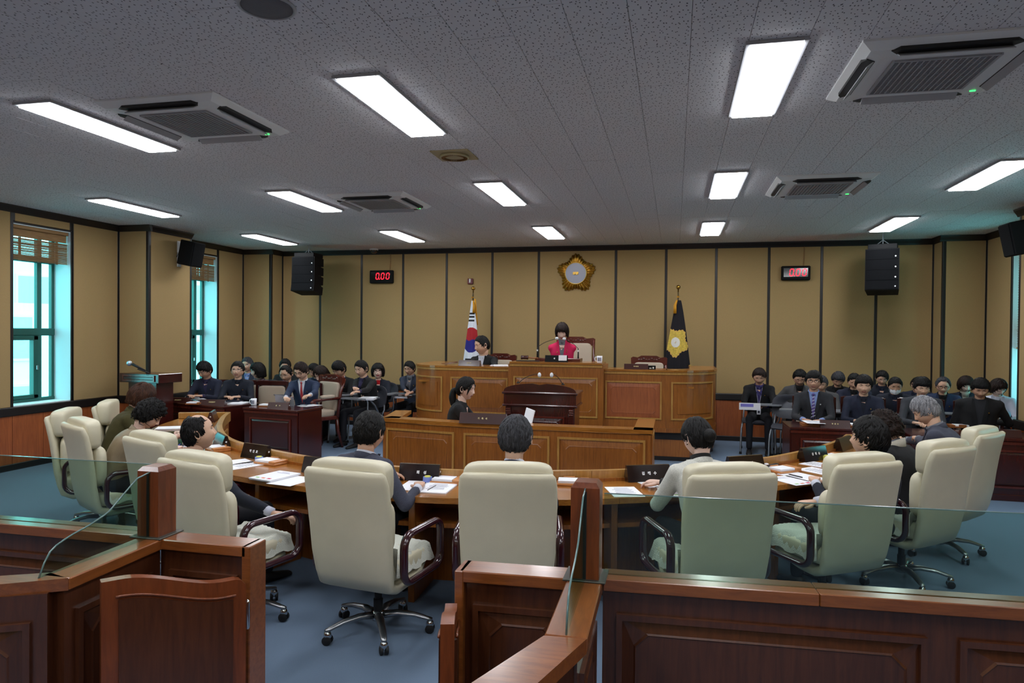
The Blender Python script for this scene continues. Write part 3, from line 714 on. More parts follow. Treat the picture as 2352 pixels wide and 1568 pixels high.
mc = thing('stage_microphone', 'silver-headed microphone on a curved black gooseneck above the left speaking stand', 'microphone', bas)
tl = tipp-bas
d_ = np.array(ay(330, 849, 8.25))-bas
obj('gooseneck', MB().tube(smooth_curve([(0, 0, -.01), tuple(np.array(ay(349, 868, 8.4))-bas), tuple(np.array(ay(340, 856, 8.32))-bas), tuple(np.array(ay(316, 847, 8.24))-bas)], 14), .010, 8), M['rubber'], mc, True)
obj('handle', MB().tube([tuple(np.array(ay(334, 851, 8.3))-bas), tuple(np.array(ay(304, 836, 8.21))-bas)], [.012, .020], 10), M['rubber'], mc, True)
obj('grille_ball', MB().ell(tuple(tl), (.038, .038, .038), n=14, m=10), mat('mic_ball', '#b9c4cc', .35, .8, bump=.3, bscale=200), mc, True)
obj('cable', MB().tube(smooth_curve([tuple(np.array(ay(334, 851, 8.3))-bas), tuple(np.array(ay(338, 862, 8.32))-bas), tuple(np.array(ay(342, 880, 8.36))-bas)], 8), .003, 5), M['rubber'], mc)
# ---------------------------------------------------------------- executive chairs
def exec_chair():
    r = thing('executive_chair', '', 'chair')
    mb = MB(); prof = [(.20, .385, .21, .020), (.10, .365, .235, .028), (-.05, .345, .245, .032), (-.16, .338, .238, .034), (-.235, .37, .245, .034), (-.275, .44, .255, .032), (-.30, .56, .263, .03), (-.315, .70, .268, .03), (-.335, .84, .272, .03), (-.36, .96, .270, .03), (-.378, 1.015, .262, .026), (-.386, 1.035, .245, .016)]
    rings = []
    for i, (y, z, w, t) in enumerate(prof):
        a = prof[max(i-1, 0)]; b = prof[min(i+1, len(prof)-1)]; d = np.array([b[0]-a[0], b[1]-a[1]]); d /= np.linalg.norm(d); n = np.array([-d[1], d[0]])
        ring = []
        for j in range(20):
            th = 2*PI*j/20; cx = math.copysign(abs(math.cos(th))**.35, math.cos(th)); sy = math.copysign(abs(math.sin(th))**.55, math.sin(th))
            bow = .022*(cx*cx)*(1 if i > 4 else 0)
            ring.append((w*cx, y+n[0]*t*sy+bow, z+n[1]*t*sy))
        rings.append(ring)
    mb.loft(rings); obj('backrest_shell', mb, M['cream'], r, True)
    m2 = MB(); sbox(m2, (0, -.283, .968), (.50, .135, .235), .38, M=T(0, 0, 0), n=28, m=14); obj('headrest_pillow', m2, M['cream'], r, True)
    m2 = MB(); sbox(m2, (0, -.222, .70), (.46, .11, .32), .42, n=24, m=14); obj('back_cushion', m2, M['cream'], r, True)
    m2 = MB(); sbox(m2, (0, -.02, .445), (.48, .50, .13), .4, n=28, m=12); obj('seat_cushion', m2, M['cream'], r, True)
    pts = []
    for cx, cz, a0 in ((.16, .585, 90), (.16, .46, 0), (-.13, .46, -90), (-.13, .585, -180)):
        for k in range(6):
            t = math.radians(a0-18*k); pts.append((cx+.075*math.cos(t), cz+.075*math.sin(t)))
    for s in (-1, 1):
        P = [(s*.292, y, z) for y, z in pts]; P.append(P[0]); P.append(P[1])
        rr = MB(); n = 10; rings = []; Q = [np.array(p) for p in P[:-2]]
        for i, p in enumerate(Q):
            d = Q[(i+1) % len(Q)]-Q[i-1]; d /= np.linalg.norm(d); b = np.cross(d, np.array([1., 0, 0]))
            t = np.arange(n)*2*PI/n; rings.append(p+np.outer(np.cos(t)*.026, [1, 0, 0])+np.outer(np.sin(t)*.019, b))
        rings.append(rings[0]); rr.loft(rings[::-1], cap=False); obj('armrest', rr, M['burg'], r, True)
    c = MB().lathe([(.028, .10), (.028, .20), (.022, .20), (.022, .31), (.05, .32), (.05, .34)], 14); c.box(-.09, .09, -.11, .10, .315, .335, b=.006); obj('gas_column', c, M['rubber'], r, 'auto')
    obj('hub', MB().lathe([(.035, .075), (.042, .09), (.040, .125), (.02, .135)], 16), M['chrome'], r, True)
    leg = MB()
    rings = []
    for x, z, w, h in ((.02, .105, .030, .022), (.12, .118, .026, .018), (.22, .108, .022, .014), (.30, .086, .019, .012), (.325, .080, .014, .010)):
        rings.append([(x, w*math.cos(2*PI*j/10), z+h*math.sin(2*PI*j/10)) for j in range(10)])
    leg.loft([q[::-1] for q in rings]); legm = leg.mesh('base_leg', [M['alu']], True)
    cs = MB(); cs.ell((0, 0, .052), (.024, .024, .03), n=10, m=6); capm = cs.mesh('caster_hood', [M['chrome']], True)
    wh = MB()
    for s in (-1, 1): wh.lathe([(.001, s*.006), (.026, s*.008), (.027, s*.022), (.018, s*.026), (.001, s*.026)] if s < 0 else [(.001, .026), (.018, .026), (.027, .022), (.026, .008), (.001, .006)][::-1], 14, M=T(0, 0, .027)@RX(PI/2))
    whm = wh.mesh('caster_wheel', [M['rubber']], 'auto')
    for k in range(5):
        A = RZ(2*PI*k/5+.35); l = obj('base_leg', legm, None, r, M=A); ca = obj('caster', capm, None, r, M=A@T(.312, 0, 0)); w_ = obj('caster_wheel', whm, None, ca, M=RZ(.8*k))
    return r
EC = {'f': ((-1.765, 3.47), 172, 'cream leather executive chair turned slightly right, casters fully visible, just left of centre'),
 'g': ((-.868, 3.62), 191, 'cream leather executive chair seen squarely from behind at the centre of the desk'),
 'h': ((.33, 3.94), 203, 'cream leather executive chair of the woman in the white tweed jacket'),
 'i': ((1.16, 4.52), 213, 'cream leather executive chair of the dark-haired man, second from the white-jacket woman\'s'),
 'j': ((1.89, 5.30), 222, 'cream leather executive chair of the woman in the black coat'),
 'k': ((2.46, 6.18), 230, 'cream leather executive chair of the grey-haired man, rightmost at the desk'),
 'e': ((-2.75, 3.45), 165, 'cream leather executive chair of the balding man right of the left glass post'),
 'd': ((-3.60, 4.07), 158, 'cream leather executive chair half hidden behind the left glass post'),
 'a': ((-4.66, 4.54), 151, 'cream leather executive chair of the woman in the quilted beige jacket'),
 'b': ((-5.39, 5.09), 118, 'cream leather executive chair of the woman in the olive coat'),
 'c': ((-5.62, 5.80), 122, 'cream leather executive chair farthest left along the desk, behind the olive coat')}
ch0 = exec_chair(); CH = {}
for n_, ((x, y), a, lab) in EC.items():
    F = Fv(a); o = ch0 if n_ == 'f' else copy_tree(ch0)
    base = np.array([x, y, 0])+F*.38; o.location = tuple(base); o.rotation_euler = (0, 0, face(a)); tag(o, lab, None, 'cream executive chairs round the desk'); CH[n_] = (o, base, a)
# lace seat cloths
def lace(n_, lab):
    o, base, a = CH[n_]; w, d = .50, .46; nx, ny = 29, 17; P = np.zeros((ny, nx, 3)); r2 = np.random.RandomState(hash(n_) % 99 if False else ord(n_))
    for j in range(ny):
        for i in range(nx):
            u = -1+2*i/(nx-1); v = -1+2*j/(ny-1); ex = max(0, abs(u)-.78); z = .518-.55*ex*ex*4+.010*math.sin(9*v+3*u+r2.uniform(0, .3))
            x = u*w/2*(1+.02*math.cos(j*PI)); y = v*d/2*(1+.02*math.cos(i*PI))
            if j == 0: z = .518+.07; y = -d/2+.02
            P[j, i] = (x, y-.0, z)
    single('lace_seat_cloth', MB().grid(P), M['lace'], lab, 'cloth', base, face(a), 'lace cloths on the executive chairs', True)
for n_, who in (('a', 'under the woman in the beige jacket'), ('e', 'under the balding man'), ('f', 'under the man in the speckled suit'), ('i', 'under the dark-haired man on the right'), ('j', 'under the woman in the black coat'), ('h', 'under the woman in white tweed')):
    lace(n_, 'white scalloped lace cloth spread on the seat '+who)
# ---------------------------------------------------------------- carved wooden armchairs
def armchair(top, w=.60, crest=.07):
    r = thing('carved_armchair', '', 'chair'); hw = w/2; sh = .47
    for s in (-1, 1):
        obj('leg', MB().tube([(s*(hw-.03), .22, 0), (s*(hw-.03), .23, .2), (s*(hw-.03), .22, sh-.05)], [.018, .024, .03], 8), M['mahol'], r, True)
        obj('leg', MB().tube([(s*(hw-.04), -.34, 0), (s*(hw-.04), -.26, .25), (s*(hw-.04), -.24, sh)], [.02, .024, .026], 8), M['mahol'], r, True)
        obj('back_post', MB().tube([(s*(hw-.02), -.24, sh-.03), (s*(hw-.02), -.29, .8), (s*(hw-.02), -.36, top-.04)], [.026, .024, .022], 8), M['mahol'], r, True)
        obj('arm_support', MB().tube([(s*(hw-.01), .16, sh-.03), (s*(hw+.02), .12, .58), (s*(hw-.0), .18, .70)], [.024, .02, .022], 8), M['mahol'], r, True)
        obj('arm', MB().tube([(s*(hw-.01), -.28, .71), (s*hw, -.05, .715), (s*hw, .17, .70), (s*hw, .22, .675)], [.02, .024, .028, .018], 8), M['mahol'], r, True)
        m = MB(); sbox(m, (s*hw, -.05, .745), (.07, .24, .05), .5, n=14, m=8); obj('arm_pad', m, M['beige_up'], r, True)
    m = MB(); m.box(-hw+.01, hw-.01, -.25, .25, sh-.06, sh-.005, b=.01); obj('seat_rail', m, M['mahol'], r)
    m = MB(); sbox(m, (0, 0, sh+.03), (w-.04, .50, .11), .4); obj('seat_cushion', m, M['beige_up'], r, True)
    m = MB(); bt = top-.09
    A = T(0, -.245, sh+.04)@RX(.135)
    h = (bt-sh-.04)/math.cos(.135); sbox(m, (0, 0, h/2), (w-.10, .07, h), .22, M=A, n=24, m=12); obj('back_pad', m, M['beige_up'], r, True)
    yy = -.245-(bt-sh-.04)*math.tan(.135)
    poly = [(-hw, top-.11), (hw, top-.11), (hw+.005, top-.02), (hw-.03, top), (.18, top-.012), (.12, top+.018), (-.12, top+.018), (-.18, top-.012), (-hw+.03, top), (-hw-.005, top-.02)]
    poly = [(x, z+(0 if z > top-.1 else (.02*math.cos(x*9)))) for x, z in poly]
    cr = obj('crest_rail', vprism(poly, yy-.045, yy+.0), M['mahol'], r)
    m = MB()
    for k in range(9): x = -.16+.04*k; m.ell((x, yy+.0, top-.04+.012*math.cos(k*2.1)), (.019, .012, .014), n=8, m=5)
    obj('carving', m, M['mahol'], cr, True)
    m = MB()
    for k in range(16):
        for s in (-1, 1): z = .05+k*(h-.1)/15; m.ell((s*(w/2-.065), .028, z), (.0045, .004, .0045), M=A, n=6, m=4)
    for k in range(15): m.ell((-w/2+.08+k*(w-.16)/14, .028, h-.035), (.0045, .004, .0045), M=A, n=6, m=4)
    obj('nail_heads', m, M['brass'], r, True)
    return r
def put_arm(o, x, y, z, a, label): o.location = (float(x), float(y), z); o.rotation_euler = (0, 0, face(a)); return tag(o, label, None, 'carved armchairs with beige upholstery')
ca = armchair(1.72-.41, .64); chm = ay(1322, 790, 11.35)
put_arm(ca, chm[0], 11.2, .412, 4, 'tall carved armchair behind the woman in the pink jacket')
cb = armchair(1.02, .56)
pt = ay(1140, 830, 11.15); put_arm(cb, pt[0], 10.95, .412, -8, 'low carved armchair behind the man at the left end of the podium')
o = copy_tree(cb); pt = ay(1490, 835, 11.15); put_arm(o, pt[0], 10.95, .412, 0, 'empty low carved armchair behind the right half of the podium')
o = copy_tree(cb); cB = o; pt = ay(716, 900, 9.6); put_arm(o, pt[0], 9.62, 0, -26, 'empty carved armchair beside the left desk, shown from the side'); o.scale = (1.08, 1.08, 1.08)
# plain upholstered chairs with dark frames at the side desks
def frame_chair(top=.98):
    r = thing('framed_chair', '', 'chair'); hw = .25
    for s in (-1, 1):
        obj('leg', MB().box(s*hw-.018, s*hw+.018, .17, .206, 0, .44, b=.004), M['maho'], r); obj('leg', MB().box(s*hw-.018, s*hw+.018, -.25, -.214, 0, top, b=.004), M['maho'], r)
        obj('arm', MB().box(s*hw-.02, s*hw+.02, -.22, .20, .62, .65, b=.008), M['maho'], r); obj('arm_post', MB().box(s*hw-.015, s*hw+.015, .17, .2, .44, .62, b=.004), M['maho'], r)
    m = MB(); sbox(m, (0, 0, .45), (.48, .46, .09), .4); obj('seat_cushion', m, M['beige_up'], r, True)
    obj('top_rail', MB().box(-hw, hw, -.25, -.212, top-.07, top+.01, b=.01), M['maho'], r)
    m = MB(); sbox(m, (0, -.22, .72), (.44, .05, top-.07-.54), .25); obj('back_pad', m, M['beige_up'], r, True)
    return r
fc = frame_chair(); FCH = []
def put_frame(x, Y, a, label, first=[True]):
    o = fc if first[0] else copy_tree(fc); first[0] = False
    p = ay(x, 880, Y); o.location = (float(p[0]), float(Y), 0); o.rotation_euler = (0, 0, face(a)); return tag(o, label, None, 'dark framed chairs at the side desks')
# ---------------------------------------------------------------- tablet-arm chairs
def tablet_chair():
    r = thing('tablet_arm_chair', '', 'chair')
    seat = MB(); P = np.zeros((9, 9, 3))
    for j in range(9):
        for i in range(9): u = -1+i/4; v = -1+j/4; P[j, i] = (.22*u*(1-.06*v*v), .21*v, .445+.012*u*u+.012*v*v-.02*(v > .8))
    m = MB().grid(P); Q = P.copy(); Q[:, :, 2] -= .014; m.grid(Q[:, ::-1]); obj('seat', m, M['gray_pl'], r, True)
    bk = MB(); n = 24; ringo = [(.235*math.copysign(abs(math.cos(t))**.75, math.cos(t)), .165*math.copysign(abs(math.sin(t))**.6, math.sin(t))) for t in [2*PI*i/n for i in range(n)]]
    ringi = [(.045*math.cos(2*PI*i/n), .075+.022*math.sin(2*PI*i/n)) for i in range(n)]
    def mp(p, o): x, z = p; return (x, -.235-.10*(z+.16)+.30*x*x+o, .695+z)
    rings = [[mp(p, 0) for p in ringo], [mp(p, 0) for p in ringi], [mp(p, -.014) for p in ringi], [mp(p, -.014) for p in ringo], [mp(p, 0) for p in ringo]]
    bk.loft(rings, cap=False); obj('backrest', bk, M['gray_pl'], r, True)
    for s in (-1, 1):
        lg = MB().tube(smooth_curve([(s*.23, .24, 0), (s*.225, .20, .30), (s*.21, .16, .41), (s*.20, .0, .425), (s*.21, -.18, .42), (s*.225, -.24, .30), (s*.23, -.30, 0)], 22), .0125, 8)
        f = obj('leg_frame', lg, M['steel'], r, True)
        for y in (.24, -.30): obj('rubber_foot', MB().lathe([(.017, 0), (.017, .035)], 10, M=T(s*.23, y, 0)), M['rubber'], f)
        obj('back_tube', MB().tube([(s*.2, -.17, .43), (s*.2, -.225, .50), (s*.19, -.245, .62)], .0115, 8), M['steel'], r, True)
    ar = MB().tube(smooth_curve([(-.235, .15, .42), (-.27, .20, .50), (-.27, .20, .66), (-.24, .2, .70)], 12), .011, 8); ar.tube([(-.235, -.1, .42), (-.27, .05, .60), (-.27, .16, .69)], .011, 8); obj('arm_tube', ar, M['steel'], r, True)
    tb = MB(); out = [(-.30, -.02), (-.30, .34), (-.26, .40), (.06, .40), (.10, .36), (.10, .26), (.04, .20), (-.16, .16), (-.20, -.02), (-.25, -.06)]
    tb.prism(out, .70, .715); obj('tablet', tb, M['gray_pl'] if False else mat('tablet_grey', '#70747a', .4) if 'tablet_grey' not in bpy.data.materials else bpy.data.materials['tablet_grey'], r)
    return r
tc0 = tablet_chair(); TCF = [True]
def put_tablet(x, y, a, label):
    o = tc0 if TCF[0] else copy_tree(tc0); TCF[0] = False; o.location = (float(x), float(y), 0); o.rotation_euler = (0, 0, face(a)); o.scale = (1.08, 1.08, 1.08)
    return tag(o, label, None, 'grey tablet-arm chairs along the far wall')
p = az(1792, 1060, 0); put_tablet(az(1785, 1050, 0)[0]+.12, 10.55, -12, 'empty grey tablet-arm chair with a sheet of paper on its tablet')
# ---------------------------------------------------------------- partition rails, posts, glass and gates
RZ_ = .90
def rail_part(root, name, poly, z0, z1, m): return obj(name, MB().prism(np.array(poly), z0, z1), m, root)
pt_ = thing('right_partition', 'walnut partition with a glass screen and square post right of the gate', 'partition', (0.2, 2.55, 0))
def loc(root, P): return [(x-root.location[0], y-root.location[1]) for x, y in P]
def lmat(root): return T(-root.location[0], -root.location[1], -root.location[2])
def partition_wall(root, a, b, th=.12, rail=True, panels=1, glassed=False, z=.90, board=.07, side=-1, split=None):
    a = np.array(a, float); b = np.array(b, float); L_ = np.linalg.norm(b-a); d = (b-a)/L_; ang = math.atan2(d[1], d[0])
    Mx = lmat(root)@T(a[0], a[1], 0)@RZ(ang)
    obj('board', MB().box(0, L_, -board/2, board/2, 0, z-.045), M['waln'], root, M=Mx)
    cuts = [0]+(split or [])+[L_]
    for c0, c1 in zip(cuts[:-1], cuts[1:]):
        if glassed:
            for s in (-1, 1): obj('cap_rail', MB().box(c0+.0008, c1-.0008, min(s*.004, s*th/2), max(s*.004, s*th/2), z-.045, z, b=.003), M['walr'], root, M=Mx)
        else: obj('cap_rail', MB().box(c0, c1, -th/2, th/2, z-.045, z, b=.004), M['walr'], root, M=Mx)
    if glassed: obj('glazing_channel', MB().box(0, L_, -.0038, .0038, z-.045, z-.004), M['rubber'], root, M=Mx)
    for s in (-1, 1):
        pa = Path([(0, s*board/2), (L_, s*board/2)]) if s < 0 else Path([(L_, s*board/2), (0, s*board/2)])
        for k in range(panels):
            w = L_/panels; g = raised_panel(root, pa, k*w+.05, (k+1)*w-.05, .12, z-.13, M['waln'], M['waln'], inset=.07, clip=.045); g.matrix_local = Mx
    return Mx
def post(root, x, y, z=1.255, w=.105, d=.11):
    mb = MB(); mb.loft([[(sx*(w/2-i), sy*(d/2-i), zz) for sx, sy in ((-1, -1), (1, -1), (1, 1), (-1, 1))] for i, zz in ((0, .90), (0, z-.018), (.014, z))])
    p = obj('post', mb, M['walr2'], root, M=lmat(root)@T(x, y, 0))
    obj('post_groove', MB().box(-.006, .006, -d/2-.001, d/2+.001, .90, z-.03), M['rubber'], p)
    obj('metal_shoe', MB().box(-w/2-.025, w/2+.025, -d/2-.02, d/2+.02, .899, .906, b=.002), mat('dull_metal', '#57544e', .5, .8) if 'dull_metal' not in bpy.data.materials else bpy.data.materials['dull_metal'], p)
    return p
M['walr2'] = wood('post_wood', '#5c2a12', '#84431f', .35, .4, 8, (6, 6, .6))
YR = 2.585; XPp = -.31
partition_wall(pt_, (XPp+.06, 2.60), (3.2, 2.80), glassed=True, panels=3, split=[.75])
partition_wall(pt_, (-.785, 2.555), (XPp+.01, 2.575), th=.125, panels=1)
obj('end_stile', MB().box(-.80, -.765, 2.49, 2.62, 0, .9, b=.004), M['walr'], pt_, M=lmat(pt_))
post(pt_, XPp, 2.56)
# cap towards the camera: short glazed leg, then a wider cap swinging left
partition_wall(pt_, (-.31, 2.53), (-.305, 2.03), th=.128, glassed=False, panels=1)
bend = [(-.242, 2.03), (-.369, 2.02), (-.62, 1.40), (-.95, .60), (-.80, .56), (-.44, 1.40)]
obj('curved_cap', MB().prism(np.array(loc(pt_, bend)), .855, .90), M['walr'], pt_)
bb = [(-.28, 2.02), (-.33, 2.02), (-.58, 1.38), (-.90, .60), (-.85, .58), (-.51, 1.38)]
obj('curved_board', MB().prism(np.array(loc(pt_, bb)), 0, .855), M['waln'], pt_)
gl = MB().box(0, 3.4, -.0035, .0035, .86, 1.20); A_ = lmat(pt_)@T(XPp+.06, 2.60, 0)@RZ(math.atan2(.2, 3.45))
g_ = obj('glass_pane', gl, M['glass'], pt_, M=A_); obj('glass_edge', MB().box(0, 3.4, -.0035, .0035, 1.20, 1.203), M['glassedge'], g_)
def wing(root, name, a, b, zt, concave=True, zb=.895):
    """glass wing whose top edge sweeps down along a concave curve from the post (a) to the cap (b)"""
    a = np.array(a, float); b = np.array(b, float); n = 22; o = [root.location[0], root.location[1]]
    top = []
    for i in range(n+1):
        t = i/n; e = 1-math.sqrt(max(0, 1-(1-t)**2)) if False else (1-t)**2.2 if not concave else 1-math.sin(t*PI/2)**.9
        p = a*(1-t)+b*t; top.append((p[0]-o[0], p[1]-o[1], zb+(zt-zb)*wcurve(t)))
    d = b-a; nrm = np.array([-d[1], d[0]])/np.linalg.norm(d)*.003; mb = MB()
    rings = [[(x+nrm[0], y+nrm[1], zb-.03), (x-nrm[0], y-nrm[1], zb-.03), (x-nrm[0], y-nrm[1], z), (x+nrm[0], y+nrm[1], z)] for x, y, z in top]
    g = obj(name, MB().loft(rings), M['glass'], root); obj('glass_edge', MB().tube(top, .0034, 6), M['glassedge'], g, True)
def wcurve(t): return float(np.interp(t, [0, .14, .25, .42, .6, .74, .86, .92, .97, 1], [1, .95, .81, .58, .48, .43, .36, .29, .14, 0]))
wing(pt_, 'glass_wing', (-.31, 2.505), (-.305, 2.04), 1.235)
lt_ = thing('left_partition', 'walnut partition with a glass screen and square post left of the gate', 'partition', (-2.2, 2.55, 0))
PX, PYY = -2.205, 2.60
partition_wall(lt_, (-5.2, 2.60), (PX-.05, 2.625), glassed=True, panels=3)
partition_wall(lt_, (PX+.05, 2.60), (-1.725, 2.60), th=.12, panels=1)
obj('end_stile', MB().box(-1.745, -1.705, 2.54, 2.66, 0, .9, b=.004), M['walr'], lt_, M=lmat(lt_))
post(lt_, PX, PYY, 1.205)
partition_wall(lt_, (-2.19, 2.56), (-2.175, 2.06), th=.118, glassed=False, panels=1)
bend = [(-2.12, 2.06), (-2.235, 2.09), (-2.45, 1.98), (-3.6, 1.35), (-3.55, 1.22), (-2.38, 1.90)]
obj('curved_cap', MB().prism(np.array(loc(lt_, bend)), .855, .90), M['walr'], lt_)
b1, b2 = (-2.13, 2.045), (-3.58, 1.27)
Mx = lmat(lt_)@T(b1[0]-.05, b1[1], 0)@RZ(math.atan2(b2[1]-b1[1], b2[0]-b1[0]))
obj('curved_board', MB().box(0, 1.6, -.035, .035, 0, .856), M['waln'], lt_, M=Mx)
pa = Path([(0, .035), (1.6, .035)][::-1])
for k in range(2): g = raised_panel(lt_, pa, .95-k*.75, 1.55-k*.75, .12, .76, M['waln'], M['waln'], inset=.07, clip=.045); g.matrix_local = Mx
gl = MB().box(-3.0, 0, -.0035, .0035, .86, 1.20); A_ = lmat(lt_)@T(PX-.05, 2.625, 0)@RZ(.008)
g_ = obj('glass_pane', gl, M['glass'], lt_, M=A_); obj('glass_edge', MB().box(-3.0, 0, -.0035, .0035, 1.20, 1.203), M['glassedge'], g_)
wing(lt_, 'glass_wing', (-2.195, 2.55), (-2.22, 2.03), 1.185)
def gate(label, hinge, free, zlow, zhigh, flip=False, hinge_z=(.55, .68)):
    """swing gate with an S-curved top; low at the hinge side"""
    a = np.array(hinge, float); b = np.array(free, float); L_ = np.linalg.norm(b-a); ang = math.atan2(b[1]-a[1], b[0]-a[0])
    r = thing('swing_gate', label, 'gate', (a[0], a[1], .08), ang); n = 26; s = lambda t: t*t*(3-2*t)
    def top(x, o=0):
        t = min(max(x/L_, 0), 1); k = s(min(max((t-.16)/.72, 0), 1)); rnd = 0 if t > .08 else -.035*(1-t/.08)**2
        return zlow+(zhigh-zlow)*k+rnd-o-.08
    def slab(x0, x1, z0f, o, y0, y1):
        xs = [x0+(x1-x0)*i/n for i in range(n+1)]
        poly = [(x0, z0f)]+[(x1, z0f)]+[(x, top(x, o)) for x in xs[::-1]]
        return vprism(poly, y0, y1)
    obj('leaf', slab(0.004, L_, 0, 0, -.022, .022), M['walr2'], r)
    for sd in (-1, 1):
        y0, y1 = (-.030, -.022) if sd < 0 else (.022, .030)
        obj('raised_field', slab(.055, L_-.055, .05, .075, y0, y1), M['waln'], r)
        ed = MB().tube([(x, (y0+y1)/2+sd*.003, top(x, .06)) for x in np.linspace(.045, L_-.045, n)], .005, 6); obj('bead', ed, M['walr2'], r, True)
    for z in hinge_z:
        obj('hinge', MB().lathe([(.001, -.062), (.007, -.058), (.0095, -.05), (.0095, .05), (.007, .058), (.001, .062)], 12, M=T(-.008, 0, z-.08)), M['chrome'], r, 'auto')
    return r
gate('open left walnut swing gate with an S-curved top and a steel hinge', (-1.69, 2.49), (-2.02, 2.10), .80, .885, hinge_z=(.64, .2))
gate('open right walnut swing gate shown almost edge-on in the foreground', (-.80, 2.46), (-.69, 2.08), .80, .875, hinge_z=(.55, .2))
# ================================================================ PEOPLE
TMP = bpy.data.scenes.new('tmp_eval')
SKIN = {}
for nm_, c in (('a', '#c59a80'), ('b', '#cfa68c'), ('c', '#b98e74'), ('f', '#dab7a6')):
    SKIN[nm_] = mat('skin_'+nm_, c, .5, noise=.05, nscale=30, bump=.05, bscale=200)
M['lip'] = mat('lips', '#93564e', .45); M['lipr'] = mat('red_lips', '#9a2b3a', .4); M['eye_w'] = mat('eye_white', '#cfc8c2', .3); M['iris'] = mat('iris', '#130c09', .2)
def hairmat(name, col, col2): return mat(name, col, .55, noise=.3, nscale=60, bump=.5, bscale=70, stretch=(1.6, 1.6, .22), col2=col2, spec=.25)
HM = {'blk': hairmat('black_hair', '#0f0c0b', '#040303'), 'brn': hairmat('brown_hair', '#4a2a18', '#22120b'), 'dbr': hairmat('dark_brown_hair', '#2b1a13', '#100a08'), 'gry': hairmat('grey_hair', '#a3a2a6', '#55565b'), 'dgr': hairmat('dark_grey_hair', '#45454a', '#1d1d1f')}
def cloth(name, col, rough=.9, noise=.12, ns=300): return mat('cloth_'+name, col, rough, noise=noise, nscale=ns, bump=.15, bscale=350, sheen=0)
CL = {'navy': cloth('navy', '#1a1f33'), 'dnavy': cloth('dark_navy', '#131826'), 'black': cloth('black', '#0e0e11'), 'char': cloth('charcoal', '#232429'), 'grey': cloth('grey', '#4c4c4e'), 'bluegrey': cloth('speckled_bluegrey', '#3a3c4b', noise=.5, ns=420), 'blue': cloth('blue', '#1f2c48'), 'pink': cloth('pink', '#c8104f', .8), 'white': cloth('white_tweed', '#c6c5bc', noise=.14, ns=160), 'wht': cloth('shirt_white', '#c9cbd6', noise=.03), 'lblue': cloth('shirt_blue', '#7f93c6', noise=.03), 'olive': cloth('olive', '#3c3714'), 'beige': cloth('quilted_beige', '#85745a', .55, noise=.08), 'gry2': cloth('grey_knit', '#6e7078'), 'red': cloth('red_knit', '#c3101c'), 'redtie': cloth('red_tie', '#a83a3e', .5), 'ptie': cloth('purple_tie', '#5c4a8c', .5), 'mauve': cloth('mauve', '#6d5a60'), 'lgrey': cloth('pale_jacket', '#b9bccb'), 'green': cloth('green_cuff', '#12402a'), 'purple': cloth('purple_shirt', '#2c2747'), 'cream': cloth('cream_knit', '#a8a294'), 'slate': cloth('slate', '#2a3142'), 'plaid': cloth('plaid_shirt', '#3b3568', noise=.9, ns=60), 'sgrey': cloth('steel_grey', '#35373d'), 'trous': cloth('dark_trousers', '#14151c')}
def fs(v, p): return np.sign(v)*np.abs(v)**p
HA, HB, HC = .0765, .098, .1185
def head_geo(female=False, n=52, m=42):
    u = np.linspace(-1, 1, n, endpoint=False); ph = PI*(.45*u+.55*u**3)
    ts = np.concatenate([np.linspace(.06, 1.0, 9), np.linspace(1.07, 2.35, m-16), np.linspace(2.46, 3.06, 7)])
    PH, TH = np.meshgrid(ph, ts); x = HA*np.sin(TH)*np.sin(PH); y = HB*np.sin(TH)*np.cos(PH); z = HC*np.cos(TH)
    # fuller skull
    t = np.clip((-z-.005)/.11, 0, 1); front = y > 0
    x = x*(1-(.34 if female else .27)*t**1.5); x = x*(1+.10*np.exp(-((z+.05)/.035)**2)*(1 if not female else .4))
    y = np.where(front, y*(1-.04*t), y*(1-.42*t**1.2))
    y = np.where(front, np.minimum(y, .088+.0*x), y)
    g = lambda a, s: np.exp(-(a/s)**2)
    fr = np.clip(y/.05, 0, 1)
    prof = np.interp(z, [-.045, -.038, -.030, -.010, .012, .026], [0, .010, .024, .014, .005, 0]); sig = np.interp(z, [-.04, .012], [.0135, .0075])
    y = y+fr*prof*np.exp(-(x/sig)**2)
    y = y+fr*.006*g(np.abs(x)-.017, .006)*g(z+.034, .007)
    y = y-fr*.0085*g(np.abs(x)-.031, .016)*g(z-.010, .013)+fr*.004*g(z-.028, .008)*g(np.abs(x)-.025, .03)
    y = y+fr*(.006*g(x, .022)*g(z+.0565, .0055)+.0055*g(x, .02)*g(z+.0665, .005)-.005*g(x, .022)*g(z+.0613, .0022))
    y = y+fr*(.010*g(x, .026)*g(z+.100, .016)-.004*g(x, .03)*g(z+.080, .007)+.004*g(np.abs(x)-.04, .018)*g(z+.022, .02))
    V = np.stack([x, y, z], -1); rows = [V[i] for i in range(V.shape[0])]
    f = []; nn = n; R = len(rows)
    for i in range(R-1):
        for j in range(nn): k = (j+1) % nn; f.append((i*nn+j, i*nn+k, (i+1)*nn+k, (i+1)*nn+j))
    f.append(tuple(range(nn))[::-1]); f.append(tuple((R-1)*nn+j for j in range(nn)))
    v = np.vstack(rows); mi = []
    for q in f:
        c = v[list(q)].mean(0); mi.append(1 if (abs(c[0]) < .0235-.25*abs(c[2]+.0613) and -.070 < c[2] < -.0525 and c[1] > .05) else 0)
    f = [q[::-1] for q in f]
    return v, f, mi
HEADS = {False: head_geo(False), True: head_geo(True)}
def surf_y(v, x, z):
    w = v[v[:, 1] > .02]; d = (w[:, 0]-x)**2+(w[:, 2]-z)**2; i = np.argsort(d)[:3]; return float(w[i, 1].mean())
